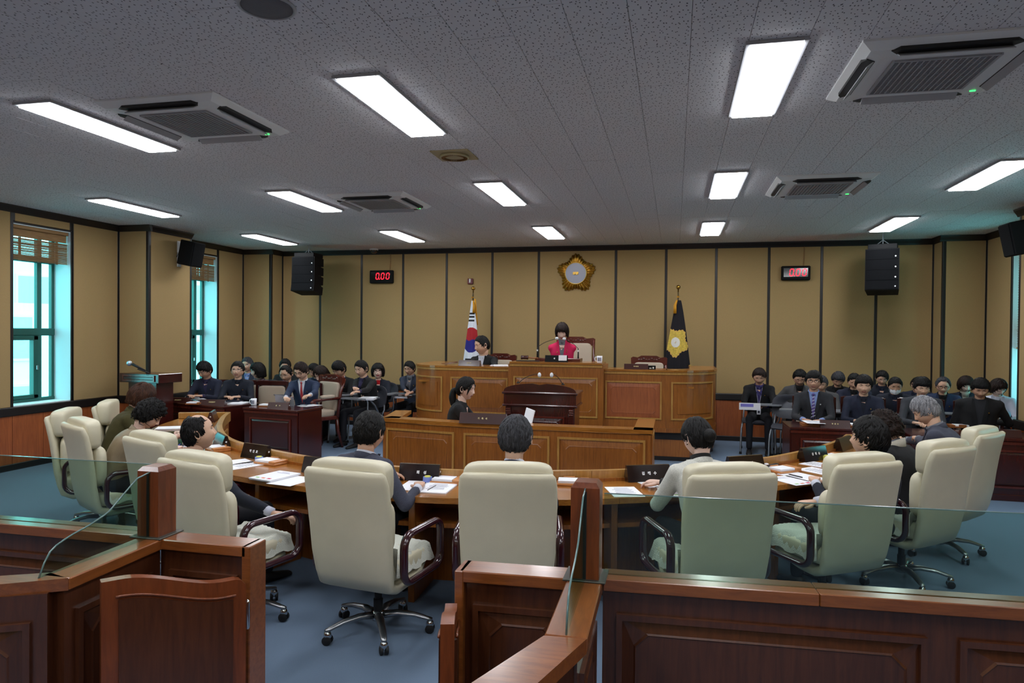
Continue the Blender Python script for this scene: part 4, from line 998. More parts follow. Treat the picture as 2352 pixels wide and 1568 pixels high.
def head_mb(female, eyes, lips_red):
    """materials: 0 skin 1 lip 2 hair(brow) 3 eye white 4 iris"""
    v, f, mi = HEADS[female]; mb = MB().add(v, f, mi)
    for s in (-1, 1):
        ex = .0315*s; ey = surf_y(v, ex, .010)
        if eyes == 'open':
            mb.ell((ex, ey-.0035, .0095), (.0135, .006, .0052), 3, n=12, m=6); mb.ell((ex, ey-.001, .0097), (.0056, .0045, .0050), 4, n=10, m=6)
            mb.ell((ex, ey-.002, .0148), (.0150, .0065, .0018), 4, M=T(0, 0, 0), n=10, m=4)
        else:
            mb.ell((ex, ey-.006, .012), (.0145, .010, .008), 0, n=12, m=6); mb.ell((ex, ey-.0005, .0062), (.0145, .0045, .0016), 4, n=12, m=4)
        P = [(s*(.015+.0065*k), surf_y(v, s*(.015+.0065*k), .028)+.0005, .0265+.004*math.sin(k/4*PI*.8)) for k in range(5)]
        mb.tube(P, [.0022, .0034, .0036, .003, .0014], 6, 2)
        # ear
        n = 16; rings = []
        for r_, h_ in ((.0, .004), (.35, .002), (.62, .0075), (.82, .013), (1.0, .011), (1.02, .002), (.7, -.004)):
            rings.append([(s*(.0735+h_*1.25), -.012+.017*r_*math.cos(t)-.004*r_*math.sin(t), -.004+.034*r_*math.sin(t)*(1 if math.sin(t) > 0 else .9)) for t in [2*PI*k/n for k in range(n)]])
        if s < 0: rings = [q[::-1] for q in rings]
        mb.loft(rings, 0)
        mb.ell((s*.072, -.010, -.004), (.010, .012, .024), 0, n=8, m=6)
        mb.tube([(s*.006, surf_y(v, s*.006, -.036)-.001, -.0385), (s*.0075, surf_y(v, s*.0075, -.036)-.003, -.037)], .0022, 5, 4)
    return mb
def tabf(ph, tab):
    a = np.abs(np.degrees(ph)); xs = [t[0] for t in tab]; ys = [t[1] for t in tab]; return np.interp(a, xs, ys)
HS = {  # polar angle of the hairline by |azimuth|; thickness at crown; noise; flare
 'short': dict(t1=[(0, .90), (25, .92), (48, 1.10), (60, 1.30), (72, 1.62), (84, 1.70), (100, 1.85), (115, 2.12), (180, 2.22)], th=.017, nz=.0035, side=.010),
 'fringe': dict(t1=[(0, 1.10), (25, 1.12), (45, 1.15), (60, 1.35), (72, 1.66), (84, 1.72), (100, 1.85), (115, 2.12), (180, 2.22)], th=.024, nz=.006, side=.012),
 'crop': dict(t1=[(0, .84), (25, .86), (45, 1.02), (58, 1.25), (72, 1.58), (84, 1.66), (100, 1.80), (115, 2.02), (180, 2.15)], th=.011, nz=.002, side=.006),
 'recede': dict(t1=[(0, .62), (20, .66), (36, .60), (50, .95), (64, 1.35), (74, 1.62), (86, 1.70), (100, 1.85), (115, 2.10), (180, 2.22)], th=.010, nz=.002, side=.008),
 'bald': dict(t1=[(0, .30), (40, .40), (62, .90), (74, 1.60), (86, 1.70), (100, 1.85), (115, 2.12), (180, 2.25)], t0=[(0, .30), (40, .40), (62, .55), (90, .42), (180, .22)], th=.010, nz=.002, side=.012),
 'bob': dict(t1=[(0, 1.10), (20, 1.12), (38, 1.35), (52, 1.95), (66, 2.35), (90, 2.42), (180, 2.45)], th=.024, nz=.004, side=.022, flare=.97),
 'bobs': dict(t1=[(0, 1.15), (20, 1.17), (38, 1.40), (52, 1.85), (66, 2.15), (90, 2.25), (180, 2.35)], th=.026, nz=.005, side=.02, flare=.93),
 'long': dict(t1=[(0, .80), (20, .86), (38, 1.25), (52, 1.9), (66, 2.5), (90, 2.65), (180, 2.7)], th=.020, nz=.003, side=.018, flare=1.0),
 'curly': dict(t1=[(0, 1.05), (25, 1.10), (45, 1.30), (60, 1.75), (80, 2.05), (100, 2.15), (180, 2.35)], th=.026, nz=.008, side=.022, flare=.90),
 'tied': dict(t1=[(0, .88), (25, .95), (45, 1.15), (60, 1.35), (72, 1.55), (84, 1.62), (100, 1.82), (115, 2.15), (180, 2.30)], th=.016, nz=.002, side=.012),
}
def hair_mb(style, seed=0, extra=None):
    st = HS[style]; n, m = 48, 20; ph = np.linspace(-PI, PI, n, endpoint=False)
    t1 = tabf(ph, st['t1']); t0 = tabf(ph, st['t0']) if 't0' in st else np.full(n, .02)
    r = np.random.RandomState(seed+3); fr = r.uniform(18, 60, (8, 3)); pp = r.uniform(0, 6, 8); rings = []
    for inner_ in (0, 1):
        ks = range(m+1) if not inner_ else range(m, -1, -3)
        for k in ks:
            s = k/m; th = t0+(t1-t0)*s; edge = min(1, (1-s)/.16)**.6 if k < m else 0
            if 't0' in st: edge = edge*min(1, s/.15+.02)
            thick = (st['th']*(1-s)+st['side']*s)*(edge*.9+.1)
            if 't0' in st: thick = thick*np.clip((t1-t0)/.35, 0, 1)-.0015*(t1-t0 < .05)
            if 'flare' in st: thick = (st['th']*(1-s)+st['side']*s)*(1 if s < .93 else .55)
            if inner_: thick = thick*0-.004
            sn = np.sin(th)
            if 'flare' in st: sn = np.where(th > PI/2, np.maximum(sn, st['flare']*(1 if not inner_ else .96)), sn)
            a = HA+thick; b = HB+thick*1.05; c = HC+thick
            x = a*sn*np.sin(ph); y = b*sn*np.cos(ph); z = c*np.cos(th)
            if 'flare' in st and True:
                f_ = np.cos(ph) > .3; y = np.where(f_ & (th > 1.25), y-.012, y)
            P = np.stack([x, y, z], -1)
            if not inner_:
                nzv = sum(np.sin(P@fr[i]*2+pp[i])*(.5 if i > 3 else .3) for i in range(8))*.5
                if style == 'curly': nzv = nzv+.7*np.sin(P[:, 0]*150+pp[0])*np.sin(P[:, 1]*140+pp[1])*np.sin(P[:, 2]*160)
                P = P*(1+(nzv*st['nz']/.1)[:, None]*min(1, .3+3*s))
            rings.append(P)
    mb = MB(); mb.loft(rings[::-1] if False else [q for q in rings], cap=True)
    mb.f = [q[::-1] for q in mb.f]
    # locks of hair lying over the shell
    NL = {'bald': 330, 'recede': 380, 'crop': 380}.get(style, 430); L0 = {'bob': .75, 'bobs': .55, 'long': .9, 'tied': .55, 'curly': .35}.get(style, .38)
    p0 = r.uniform(-PI, PI, NL); sw = r.normal(0, .22, NL)+(.25 if style in ('short', 'fringe') else 0)*np.cos(p0/2); q0 = r.uniform(.0, 1.0, NL)**.8
    lt1 = tabf(p0, st['t1']); lt0 = tabf(p0, st['t0']) if 't0' in st else np.full(NL, .05)
    ok = (lt1-lt0) > .25
    K = 5; Ls_ = L0*r.uniform(.7, 1.2, NL); tha = lt0+(lt1-lt0)*q0*.92
    ex = .045 if style not in ('bob', 'bobs') else .02
    pts = []
    for k in range(K):
        u_ = k/(K-1); th = np.minimum(tha+Ls_*u_, lt1+ex*(1 if style != 'curly' else 1.5)); s_ = np.clip((th-lt0)/(lt1-lt0), 0, 1.0)
        ph_k = p0+sw*u_*u_; edge = np.clip((1-s_)/.16, 0, 1)**.6
        base_ = (st['th']*(1-s_)+st['side']*s_); thick = base_*(edge*.9+.1) if 'flare' not in st else base_*np.where(s_ < .93, 1, .6)
        thick = thick+.0015+.0045*math.sin(PI*u_)*r.uniform(.3, 1, NL)
        if style == 'curly': thick = thick+.010*np.sin(u_*9+q0*20); ph_k = ph_k+.12*np.cos(u_*9+q0*20)
        sn = np.sin(th)
        if 'flare' in st: sn = np.where(th > PI/2, np.maximum(sn, st['flare']), sn)
        X = np.stack([(HA+thick)*sn*np.sin(ph_k), (HB+thick*1.05)*sn*np.cos(ph_k), (HC+thick)*np.cos(th)], -1)
        if 'flare' in st: X[:, 1] = np.where((np.cos(ph_k) > .3) & (th > 1.25), X[:, 1]-.012, X[:, 1])
        pts.append(X)
    pts = np.stack(pts, 1); wdt = r.uniform(.0035, .0065, NL)
    for i in range(NL):
        if not ok[i]: continue
        Q = pts[i]; out_ = Q/np.linalg.norm(Q, axis=1)[:, None]; dr = np.gradient(Q, axis=0); sd_ = np.cross(dr, out_); sd_ /= np.linalg.norm(sd_, axis=1)[:, None]+1e-9
        tw = np.array([.55, 1, 1, .75, .12])[:, None]*wdt[i]
        V_ = np.concatenate([Q-sd_*tw-out_*.003, Q+out_*tw*.45, Q+sd_*tw-out_*.003], 0); f_ = []
        for k in range(K-1): f_ += [(k, k+1, K+k+1, K+k), (K+k, K+k+1, 2*K+k+1, 2*K+k)]
        mb.add(V_, f_)
    if extra == 'bun': mb.ell((0, -.128, -.018), (.043, .036, .042), n=16, m=10); mb.ell((0, -.11, -.018), (.028, .03, .028), n=12, m=8)
    if extra == 'tail':
        mb.tube(smooth_curve([(0, -.10, -.02), (0, -.135, -.04), (0, -.142, -.11), (0, -.12, -.18), (0, -.10, -.235)], 16), list(np.interp(np.linspace(0, 1, 16), [0, .15, .5, .8, 1], [.016, .032, .042, .036, .012])), 14)
        for s in (-1, 1): mb.tube(smooth_curve([(s*.045, .078, .055), (s*.070, .062, .0), (s*.071, .050, -.055)], 8), [.010, .013, .012, .011, .010, .008, .005, .002], 8)
    return mb
def hand_mb(side, curl=.5):
    """wrist at origin, fingers to +y, palm down (-z); side +1: thumb on +x"""
    mb = MB(); rings = []
    for y, w, t in ((-.02, .024, .018), (0, .026, .017), (.03, .037, .016), (.06, .041, .0145), (.085, .040, .012), (.092, .034, .008)):
        rings.append([(w*math.copysign(abs(math.cos(a))**.6, math.cos(a)), y, t*math.copysign(abs(math.sin(a))**.7, math.sin(a))) for a in [2*PI*k/14 for k in range(14)]])
    mb.loft([q[::-1] for q in rings])
    for x, L_, r in ((.030, .068, .0085), (.0105, .076, .0088), (-.0095, .071, .0085), (-.0285, .056, .0075)):
        p = np.array([x*side, .080, 0.]); a = .12; pts = [p.copy()]
        for q, seg in enumerate((.45, .30, .25)):
            a += curl*(.55 if q == 0 else .8); p = p+np.array([x*side*.10*seg, math.cos(a)*L_*seg, -math.sin(a)*L_*seg]); pts.append(p.copy())
        mb.tube(pts, [r, r*.98, r*.88, r*.62], 8)
    th = [(side*.026, .018, -.004), (side*.048, .042, -.010), (side*.056, .066, -.014), (side*.050, .090, -.018)]
    mb.tube(th, [.013, .0115, .010, .007], 8); return mb
def remesh(mb, name, vox, mats, it=3, disp=0, seed=0):
    me = mb.mesh(name, mats); ob = bpy.data.objects.new(name, me); TMP.collection.objects.link(ob)
    md = ob.modifiers.new('r', 'REMESH'); md.mode = 'VOXEL'; md.voxel_size = vox
    sm = ob.modifiers.new('s', 'SMOOTH'); sm.factor = .5; sm.iterations = it
    if disp:
        key = 'folds'
        tx = bpy.data.textures.get(key) or bpy.data.textures.new(key, 'CLOUDS'); tx.noise_scale = .085
        d = ob.modifiers.new('d', 'DISPLACE'); d.texture = tx; d.strength = disp; d.mid_level = .5
    with bpy.context.temp_override(scene=TMP, view_layer=TMP.view_layers[0]):
        dg = bpy.context.evaluated_depsgraph_get(); dg.update(); ev = ob.evaluated_get(dg)
        new = bpy.data.meshes.new_from_object(ev); new.name = name
    bpy.data.objects.remove(ob); bpy.data.meshes.remove(me)
    new.polygons.foreach_set('use_smooth', [True]*len(new.polygons)); new.materials.clear()
    for m_ in (mats if isinstance(mats, (list, tuple)) else [mats]): new.materials.append(m_)
    return new
def frame(F, z=0):
    """matrix columns: x right of the person, y forward, z up"""
    F = np.array(F, float); F /= np.linalg.norm(F); Lf = np.cross([0, 0, 1.], F); Lf /= np.linalg.norm(Lf); U = np.cross(F, Lf)*1
    R_ = -Lf; U = np.cross(R_, F)
    A = Matrix.Identity(4)
    for i in range(3): A[i][0] = R_[i]; A[i][1] = F[i]; A[i][2] = U[i]
    return A
def capsule(mb, a, b, ra, rb, n=12):
    a = np.array(a, float); b = np.array(b, float); d = b-a; L_ = np.linalg.norm(d); u = d/max(L_, 1e-6)
    pts = [a-u*ra*.9, a-u*ra*.5, a, a*.5+b*.5, b, b+u*rb*.5, b+u*rb*.9]; rr = [ra*.4, ra*.86, ra, (ra+rb)/2, rb, rb*.86, rb*.4]
    mb.tube(pts, rr, n)
PEOPLE = []
def person(label, head, Y, hpx, body_a, head_a, pitch=0., roll=0., hair='short', hcol='blk', female=False, skin='a', jacket='navy', inner='wht', collar='shirt', tie=None, vneck=.22, trousers='trous', eyes='down', glasses=None, mask=False, seat=.46, lean=None, hands=None, handz=None, bs=1.0, vox=.015, disp=.010, hextra=None, pin=True, lanyard=False, scarf=None, seed=0, curl=.55, legs=True, cuff=None, floorz=0., hw=1.0, footf=.42, lips_red=False, armw=1.0, wide=1.0, stand=False):
    """head: pixel of the head centre, Y: its depth in the room; hpx: head height in px"""
    Hd = ay(head[0], head[1], Y); hs = hpx*dist(Hd)/FPX/(.245)
    Fb = Fv(body_a); Fh = Fv(head_a); p = math.radians(pitch)
    side = np.cross(Fb, [0, 0, 1.])        # person's right
    N = Hd-Fb*(.028+.085*math.sin(max(p, 0)))*hs-np.array([0, 0, (.148-.02*math.sin(max(p, 0)))*hs])
    if lean is None: lean = .10+.10*math.sin(max(p, 0))
    seat = seat+floorz
    P0 = np.array([N[0], N[1], 0])-Fb*lean; P0[2] = seat+.09
    root = thing('person', label, 'person', (P0[0], P0[1], floorz)); o = np.array(root.location)
    Tl = T(*(-o))
    w = wide*bs*(.90 if female else 1.0)
    spine = (N-P0); Ls = np.linalg.norm(spine); up = spine/Ls; fw = Fb-up*(Fb@up); fw /= np.linalg.norm(fw)
    # ---- jacket volume
    jb = MB(); rings = []
    for t, hx, hy, oy in ((-.24, .175, .125, .02), (-.10, .180, .135, .02), (.10, .172, .130, .015), (.35, .168, .122, .0), (.58, .185, .125, -.005), (.76, .200, .122, -.010), (.86, .188, .104, -.012), (.93, .150, .085, -.012), (.985, .095, .070, -.005), (1.02, .060, .058, 0)):
        c = P0+up*Ls*t-fw*.02*math.sin(PI*max(0, min(1, t)))+fw*oy; r = []
        for k in range(20):
            a = 2*PI*k/20; cx = math.copysign(abs(math.cos(a))**.8, math.cos(a)); sy = math.copysign(abs(math.sin(a))**.85, math.sin(a)); r.append(c+side*hx*w*cx+fw*hy*w*sy)
        rings.append(r)
    jb.loft([q[::-1] for q in rings])
    Sh = []
    for s in (-1, 1):
        sp_ = P0+up*Ls*.865-fw*.012+side*s*.178*w; Sh.append(sp_)
        jb.ell(tuple(sp_), (.066*w, .066*w, .062*w), n=12, m=8)
        capsule(jb, sp_, P0+up*Ls*.93-fw*.012+side*s*.06*w, .056*w, .06*w)
    hz = (handz if handz is not None else .76)+.0
    Hn = []; l1, l2 = .30*bs*armw, .255*bs*armw
    for i, s in enumerate((-1, 1)):
        S_ = Sh[i]
        if hands is not None and hands[i] is not None:
            h = hands[i]; tgt = np.array(h, float) if len(h) == 3 and not isinstance(h, str) else None
        else: tgt = None
        if tgt is None: tgt = np.array([N[0], N[1], 0])+Fb*.36*bs+side*s*.10; tgt[2] = hz+floorz
        d = tgt-S_; D = np.linalg.norm(d)
        if D > (l1+l2)*.985: tgt = S_+d/D*(l1+l2)*.985; d = tgt-S_; D = np.linalg.norm(d)
        if D < .16: tgt = S_+d/D*.16; d = tgt-S_; D = .16
        a_ = (l1*l1-l2*l2+D*D)/(2*D); h_ = math.sqrt(max(0, l1*l1-a_*a_)); dn = d/D
        pole = np.array([0, 0, -1.])+side*s*.75-Fb*.35; pole = pole-dn*(pole@dn); pole /= np.linalg.norm(pole)
        E_ = S_+dn*a_+pole*h_; fd = (tgt-E_)/np.linalg.norm(tgt-E_); Wp = tgt-fd*.0
        ro = .052*bs
        capsule(jb, S_, E_, ro*1.12, ro*.92); capsule(jb, E_, Wp-fd*.045, ro*.92, ro*.70)
        Hn.append((Wp, fd, s, E_))
    jm = MB(); jm.join(jb, Tl)
    jme = remesh(jm, 'jacket', vox, CL[jacket] if isinstance(jacket, str) else jacket, 3, disp)
    jo = obj('jacket', jme, None, root)
    if jacket != 'navy' and jacket != 'black' and jacket != 'dnavy': pass
    bv = bvhtree.BVHTree.FromPolygons([v.co[:] for v in jme.vertices], [tuple(q.vertices) for q in jme.polygons])
    # ---- trousers and shoes
    if legs:
        tb = MB(); hipc = P0+np.array([0, 0, -.02]); shoes = []
        for s in (-1, 1):
            hp = hipc+side*s*.085*bs; kn = hp+Fb*.43*bs+side*s*.05; kn[2] = seat+.065; an = kn+Fb*(footf-.42+.02); an[2] = floorz+.10
            capsule(tb, hp, kn, .092*bs, .066*bs); capsule(tb, kn, an, .064*bs, .046*bs)
            shoes.append(an)
        q = hipc.copy(); tb.ell(tuple(q), (.17*bs, .14*bs, .09*bs), n=16, m=8, M=None)
        t2 = MB(); t2.join(tb, Tl); obj('trousers', remesh(t2, 'trousers', .020, CL[trousers], 3, 0), None, root)
        for an in shoes:
            A = Tl@T(an[0], an[1], floorz)@frame(Fb); sh = MB(); rr = []
            for y, wd, h in ((-.075, .020, .05), (-.06, .034, .075), (0, .038, .085), (.06, .040, .062), (.13, .045, .048), (.18, .038, .038), (.20, .018, .026)):
                rr.append([(wd*math.cos(t), y, max(.0, h/2+h/2*math.sin(t))) for t in [2*PI*k/14 for k in range(14)]])
            sh.loft([q_[::-1] for q_ in rr], M=A); obj('shoe', sh, M['rubber'] if 'shoe' not in M else M['shoe'], root, True)
    # ---- body: head, neck, torso core, arms, hands as one mesh
    Ah = T(*Hd)@frame(Fh)@RX(-p)@RY(math.radians(roll)); Sx = Matrix.Diagonal((hs*hw, hs, hs, 1))
    bodyb = MB(); bodyb.join(head_mb(female, eyes, lips_red), Tl@Ah@Sx)
    hN = np.array(Ah@Sx@Vector((0, -.028, -.055)))
    nk = [hN, hN*.5+N*.5+fw*-.004, N-up*.02, N-up*.10]; bodyb.tube(nk, [.052*hs, .051*hs*(.9 if female else 1), .060*bs*(.85 if female else 1), .09*bs], 18, 0, M=Tl)
    bodyb.tube([N-up*.05, P0+up*Ls*.55, P0+up*Ls*.1], [.08, .10, .11], 12, 0, M=Tl)
    for i, (Wp, fd, s, E_) in enumerate(Hn):
        bodyb.tube([Sh[i], E_, Wp], [.036*bs, .03*bs, .024*bs], 8, 0, M=Tl)
        fh = fd.copy(); fh[2] *= .35; fh /= np.linalg.norm(fh)
        fh = fh*1.0-side*s*.35; fh /= np.linalg.norm(fh)
        bodyb.join(hand_mb(-s, curl), Tl@T(*(Wp+fd*.02))@frame(fh)@Matrix.Diagonal((bs, bs, bs, 1)))
        cf = MB().tube([tuple(Wp-fd*.03), tuple(Wp+fd*.008)], [.040*bs, .036*bs], 14, M=Tl)
        if cuff or collar == 'shirt': obj('cuff', MB().tube([tuple(Wp-fd*.05), tuple(Wp+fd*.004)], [.031*bs, .0315*bs], 14, M=Tl), CL[cuff or inner], root, True)
    body = obj('body', bodyb, [SKIN[skin], M['lipr'] if lips_red else M['lip'], HM[hcol], M['eye_w'], M['iris']], root, True)
    # ---- hair
    obj('hair', MB().join(hair_mb(hair, seed, hextra), Tl@Ah@Sx), HM[hcol], root, True)
    # ---- clothing details projected on the chest
    def proj(u, v, off=.004):
        """u across (m), v from neck base down the chest (m)"""
        c = N+side*u-up*v; loc_, nn, ix, dd = bv.ray_cast(Vector(c+fw*.21-o), Vector(-fw)); dflt = .122*w*math.sqrt(max(.05, 1-(u/(.2*w))**2))*min(1, .55+v*4)
        f_ = (.21-dd) if loc_ is not None else dflt
        if abs(f_-dflt) > .05: f_ = dflt
        return c-o+fw*(f_+off)
    chest = []
    def patch(name, m_, rows, off, parent=jo):
        P = [[proj(a+(b-a)*k/4, v, off) for k in range(5)] for v, a, b in rows]
        g = MB().grid(P); Pb = [[q-fw*.006 for q in r] for r in P]; g.grid([r[::-1] for r in Pb]); return obj(name, g, m_, parent, True)
    V = vneck*bs; ww = .062*w
    if V > 0:
        rows = [(-.02+(V+.02)*k/8, -ww*(1-k/8*.96), ww*(1-k/8*.96)) for k in range(9)]
        patch('shirt_front', CL[inner], rows, .0035)
        for s in (-1, 1):
            wl = .045*bs; R_ = []
            for k in range(9):
                v = -.025+(V+.03)*k/8; e = ww*(1-k/8*.96); wk = wl*math.sin(PI*(.12+.80*k/8))
                a, b = s*(e-.004), s*(e+wk)
                R_.append((v, min(a, b), max(a, b)))
            patch('lapel', CL[jacket], R_, .009)
        if tie:
            rows = [(.012+(V-.02)*k/6, -(.010+.022*k/6)*bs, (.010+.022*k/6)*bs) for k in range(7)]
            t_ = patch('tie', CL[tie], rows, .008, root); kq = proj(0, .006, .010); obj('knot', MB().ell(tuple(kq), (.016, .012, .016), n=10, m=6), CL[tie], t_, True)
            if tie == 'ptie':
                for k in range(7):
                    v = .03+k*(V-.05)/7; wq = (.011+.018*k/7)*bs; P = [[proj(a, v+(a+wq)*.5+dv, .0105) for a in np.linspace(-wq, wq, 4)] for dv in (0, .011)]
                    obj('stripe', MB().grid(P), CL['lgrey'], t_)
        if jacket == 'pink':
            for s in (-1, 1):
                for k in range(3): q = proj(s*(.075-.01*k), .16+.10*k, .010); obj('button', MB().ell(tuple(q), (.010, .007, .010), n=8, m=5), M['gold'], root, True)
    # collars: tilted rings round the neck
    def ring(r0, r1, z0, z1, m_, name, tiltf=.3, open_=0.0, th=.006):
        n = 26; R_ = []
        cen = N+up*.0
        for zz, rr_ in ((z0, r0), (z1, r1), (z1, r1+th), (z0, r0+th), (z0, r0)):
            c_ = []
            for k in range(n+1):
                a = PI/2+open_+(2*PI-2*open_)*k/n; q = cen+side*math.cos(a)*rr_+fw*math.sin(a)*rr_*1.05+up*(zz-tiltf*rr_*(math.sin(a)*.5+.5)); c_.append(q-o)
            R_.append(c_)
        return obj(name, MB().loft(R_[::-1], cap=False, close=False), m_, root, True)
    nr = .062*bs*(.88 if female else 1)
    if collar == 'shirt': ring(nr*1.10, nr*.98, -.01, .040, CL[inner], 'shirt_collar', .35, .25)
    elif collar == 'turtle': ring(nr*1.05, nr*.95, -.015, .052, CL[inner], 'turtleneck', .25, 0, .008)
    elif collar == 'crew': ring(nr*1.12, nr*1.02, -.015, .015, CL[inner], 'neckband', .4, 0, .006)
    ring(nr*1.28, nr*1.16, -.03, .028, CL[jacket], 'jacket_collar', .55, .75, .008)
    if scarf: ring(nr*1.1, nr*1.35, -.03, .045, CL[scarf], 'scarf', .3, 0, .018)
    if pin: q = proj(-.085*w if True else 0, .13, .010); obj('lapel_pin', MB().ell(tuple(q), (.008, .005, .008), n=8, m=5), M['gold'] if not isinstance(pin, str) else M['white'], root, True)
    if glasses:
        gm = {'dark': M['iris'], 'thin': M['alu'], 'brown': M['burg']}[glasses]; v = HEADS[female][0]; g = MB(); lens = MB()
        for s in (-1, 1):
            yy = surf_y(v, s*.031, .008)+.009; R_ = [(s*.032+.0225*math.copysign(abs(math.cos(a))**.8, math.cos(a)), yy-.006*abs(math.cos(a))*(1 if math.cos(a)*s > 0 else 0), .006+.0165*math.copysign(abs(math.sin(a))**.8, math.sin(a))) for a in [2*PI*k/18 for k in range(19)]]
            g.tube(R_, .0016 if glasses != 'dark' else .0024, 6, cap=False); g.tube([(s*.054, yy-.006, .010), (s*.078, .02, .010), (s*.079, -.012, .004)], .0016, 5)
        yb = surf_y(v, 0, .010)+.004; g.tube([(-.010, yb, .008), (0, yb+.003, .010), (.010, yb, .008)], .0016, 5)
        obj('glasses', MB().join(g, Tl@Ah@Sx), gm, root, True)
    if mask:
        v = HEADS[female][0]; P = []
        for zz in np.linspace(-.024, -.104, 8):
            P.append([(x, surf_y(v, x, zz)*.0+math.sqrt(max(.0001, 1-(x/.078)**2))*.094+.012*math.exp(-(x/.02)**2)+(-.010 if zz < -.09 else 0), zz+.018*(abs(x)/.066)**2*(1 if zz < -.07 else -.6)) for x in np.linspace(-.062, .062, 13)])
        g = MB().grid(P, M=Tl@Ah@Sx); k = obj('face_mask', g, M['paper'], root, True)
        for s in (-1, 1): obj('ear_loop', MB().tube([(s*.060, .045, -.030), (s*.078, -.01, -.01), (s*.064, .03, -.08)], .0015, 5, M=Tl@Ah@Sx), M['paper'], k)
    if lanyard:
        for s in (-1, 1): obj('lanyard', MB().tube([proj(s*.05, .0, .012), proj(s*.02, .18, .014), proj(0, .34, .016)], .0025, 5), CL['wht'], root)
        q = proj(0, .385, .018); obj('name_badge', MB().cbox(tuple(q), (.06, .006, .085), b=.002), M['paper'], root); obj('badge_photo', MB().cbox(tuple(q+fw*.004), (.03, .003, .035)), M['navyb'], root)
    PEOPLE.append((root, N, Hn, proj, fw, side, up, o)); return root
W3 = lambda x, y, z: tuple(az(x, y, z))
# ---- councillors round the horseshoe desk (seen from behind or the side)
nv = .0125
person('balding man in a navy suit leaning back, left of centre', (457, 993), 4.05, 84, 158, 128, -12, 0, 'bald', 'blk', skin='b', jacket='dnavy', inner='lgrey', lean=-.02, hands=[W3(640, 1200, .60), W3(650, 1195, .60)], vox=nv, hw=1.08, seed=1, wide=1.0, eyes='open')
person('man in a speckled grey-blue suit looking right, seen from behind', (849, 992), 4.30, 89, 168, 171, 6, 0, 'short', 'blk', skin='a', jacket='bluegrey', lean=.10, hands=[None, W3(960, 1120, .75)], vox=nv, seed=2, wide=1.0, bs=.95, hw=1.1)
person('man in a dark navy jacket seen squarely from behind at the centre', (1184, 1006), 4.30, 98, 182, 182, 4, 0, 'short', 'dgr', skin='b', jacket='navy', lean=.10, vox=nv, seed=3, wide=1.0, hw=1.10, bs=.95)
person('woman in a white tweed jacket and black turtleneck with a low bun, from behind', (1602, 1006), 4.55, 90, 200, 213, 24, 0, 'tied', 'blk', female=True, skin='f', jacket='white', inner='black', collar='turtle', lean=.14, hands=[None, W3(1500, 1112, .75)], vox=nv, hextra='bun', seed=4, bs=1.02, cuff='black')
person('man with thick black hair and a dark navy suit turned left, from behind', (1996, 1008), 5.05, 93, 222, 238, -4, 0, 'fringe', 'blk', skin='b', jacket='dnavy', inner='wht', lean=-.03, hands=[None, W3(1830, 1170, .62)], vox=nv, seed=5, eyes='open')
person('woman in a black coat with a striped grey collar and dark curly hair', (2033, 982), 5.75, 72, 236, 240, 20, 0, 'curly', 'dbr', female=True, jacket='black', inner='gry2', collar='turtle', scarf='cream', lean=.16, vox=nv, seed=6, bs=1.08)
person('grey-haired man in a dark grey-blue suit reading with bowed head', (2126, 944), 6.55, 64, 243, 262, 30, 0, 'fringe', 'gry', skin='b', jacket='bluegrey', inner='gry2', lean=.16, vox=nv, seed=7, hands=[W3(2085, 1010, .80), W3(2075, 1012, .80)], bs=1.06)
person('woman in a quilted beige jacket and glasses writing at the desk', (343, 952), 4.95, 66, 133, 118, 36, 0, 'curly', 'blk', female=True, skin='f', jacket='beige', inner='green', collar='crew', glasses='dark', lean=.22, hands=[W3(413, 1016, .76), W3(396, 1034, .75)], vox=nv, seed=8, bs=1.0, cuff='green')
person('woman with reddish-brown hair in an olive coat beyond the beige jacket', (325, 912), 5.72, 60, 128, 122, 24, 0, 'bobs', 'brn', female=True, skin='f', jacket='olive', inner='olive', collar='turtle', lean=.20, vox=nv, seed=9, bs=1.05)
# ---- recorder, podium
person('young woman in black with a ponytail at the recorder bench, in profile', (1070, 893), 7.75, 52, 100, 84, 8, 0, 'tied', 'blk', female=True, skin='f', jacket='black', inner='black', collar=None, vneck=0, pin=False, hextra='tail', lean=.08, vox=.014, seed=10, bs=1.0, floorz=0, handz=.78)
person('woman in a bright pink jacket reading at the centre of the podium', (1291, 762), 10.95, 39, 6, 2, 22, 0, 'bobs', 'dbr', female=True, skin='f', jacket='pink', inner='gry2', collar='turtle', vneck=.40, lean=.08, hands=[W3(1258, 836, 1.30), W3(1318, 836, 1.30)], vox=.015, seed=11, floorz=.412, bs=.98, lips_red=True, wide=1.08, seat=.40, disp=.007)
person('man in a black suit looking down to the left at the end of the podium', (1107, 793), 10.75, 43, -14, -50, 10, 0, 'crop', 'blk', skin='b', jacket='black', inner='wht', vneck=.30, lean=.08, hands=[W3(1128, 845, 1.26), W3(1090, 848, 1.26)], vox=.015, seed=12, floorz=.412, bs=1.02, seat=.40, armw=1.0, wide=1.02)
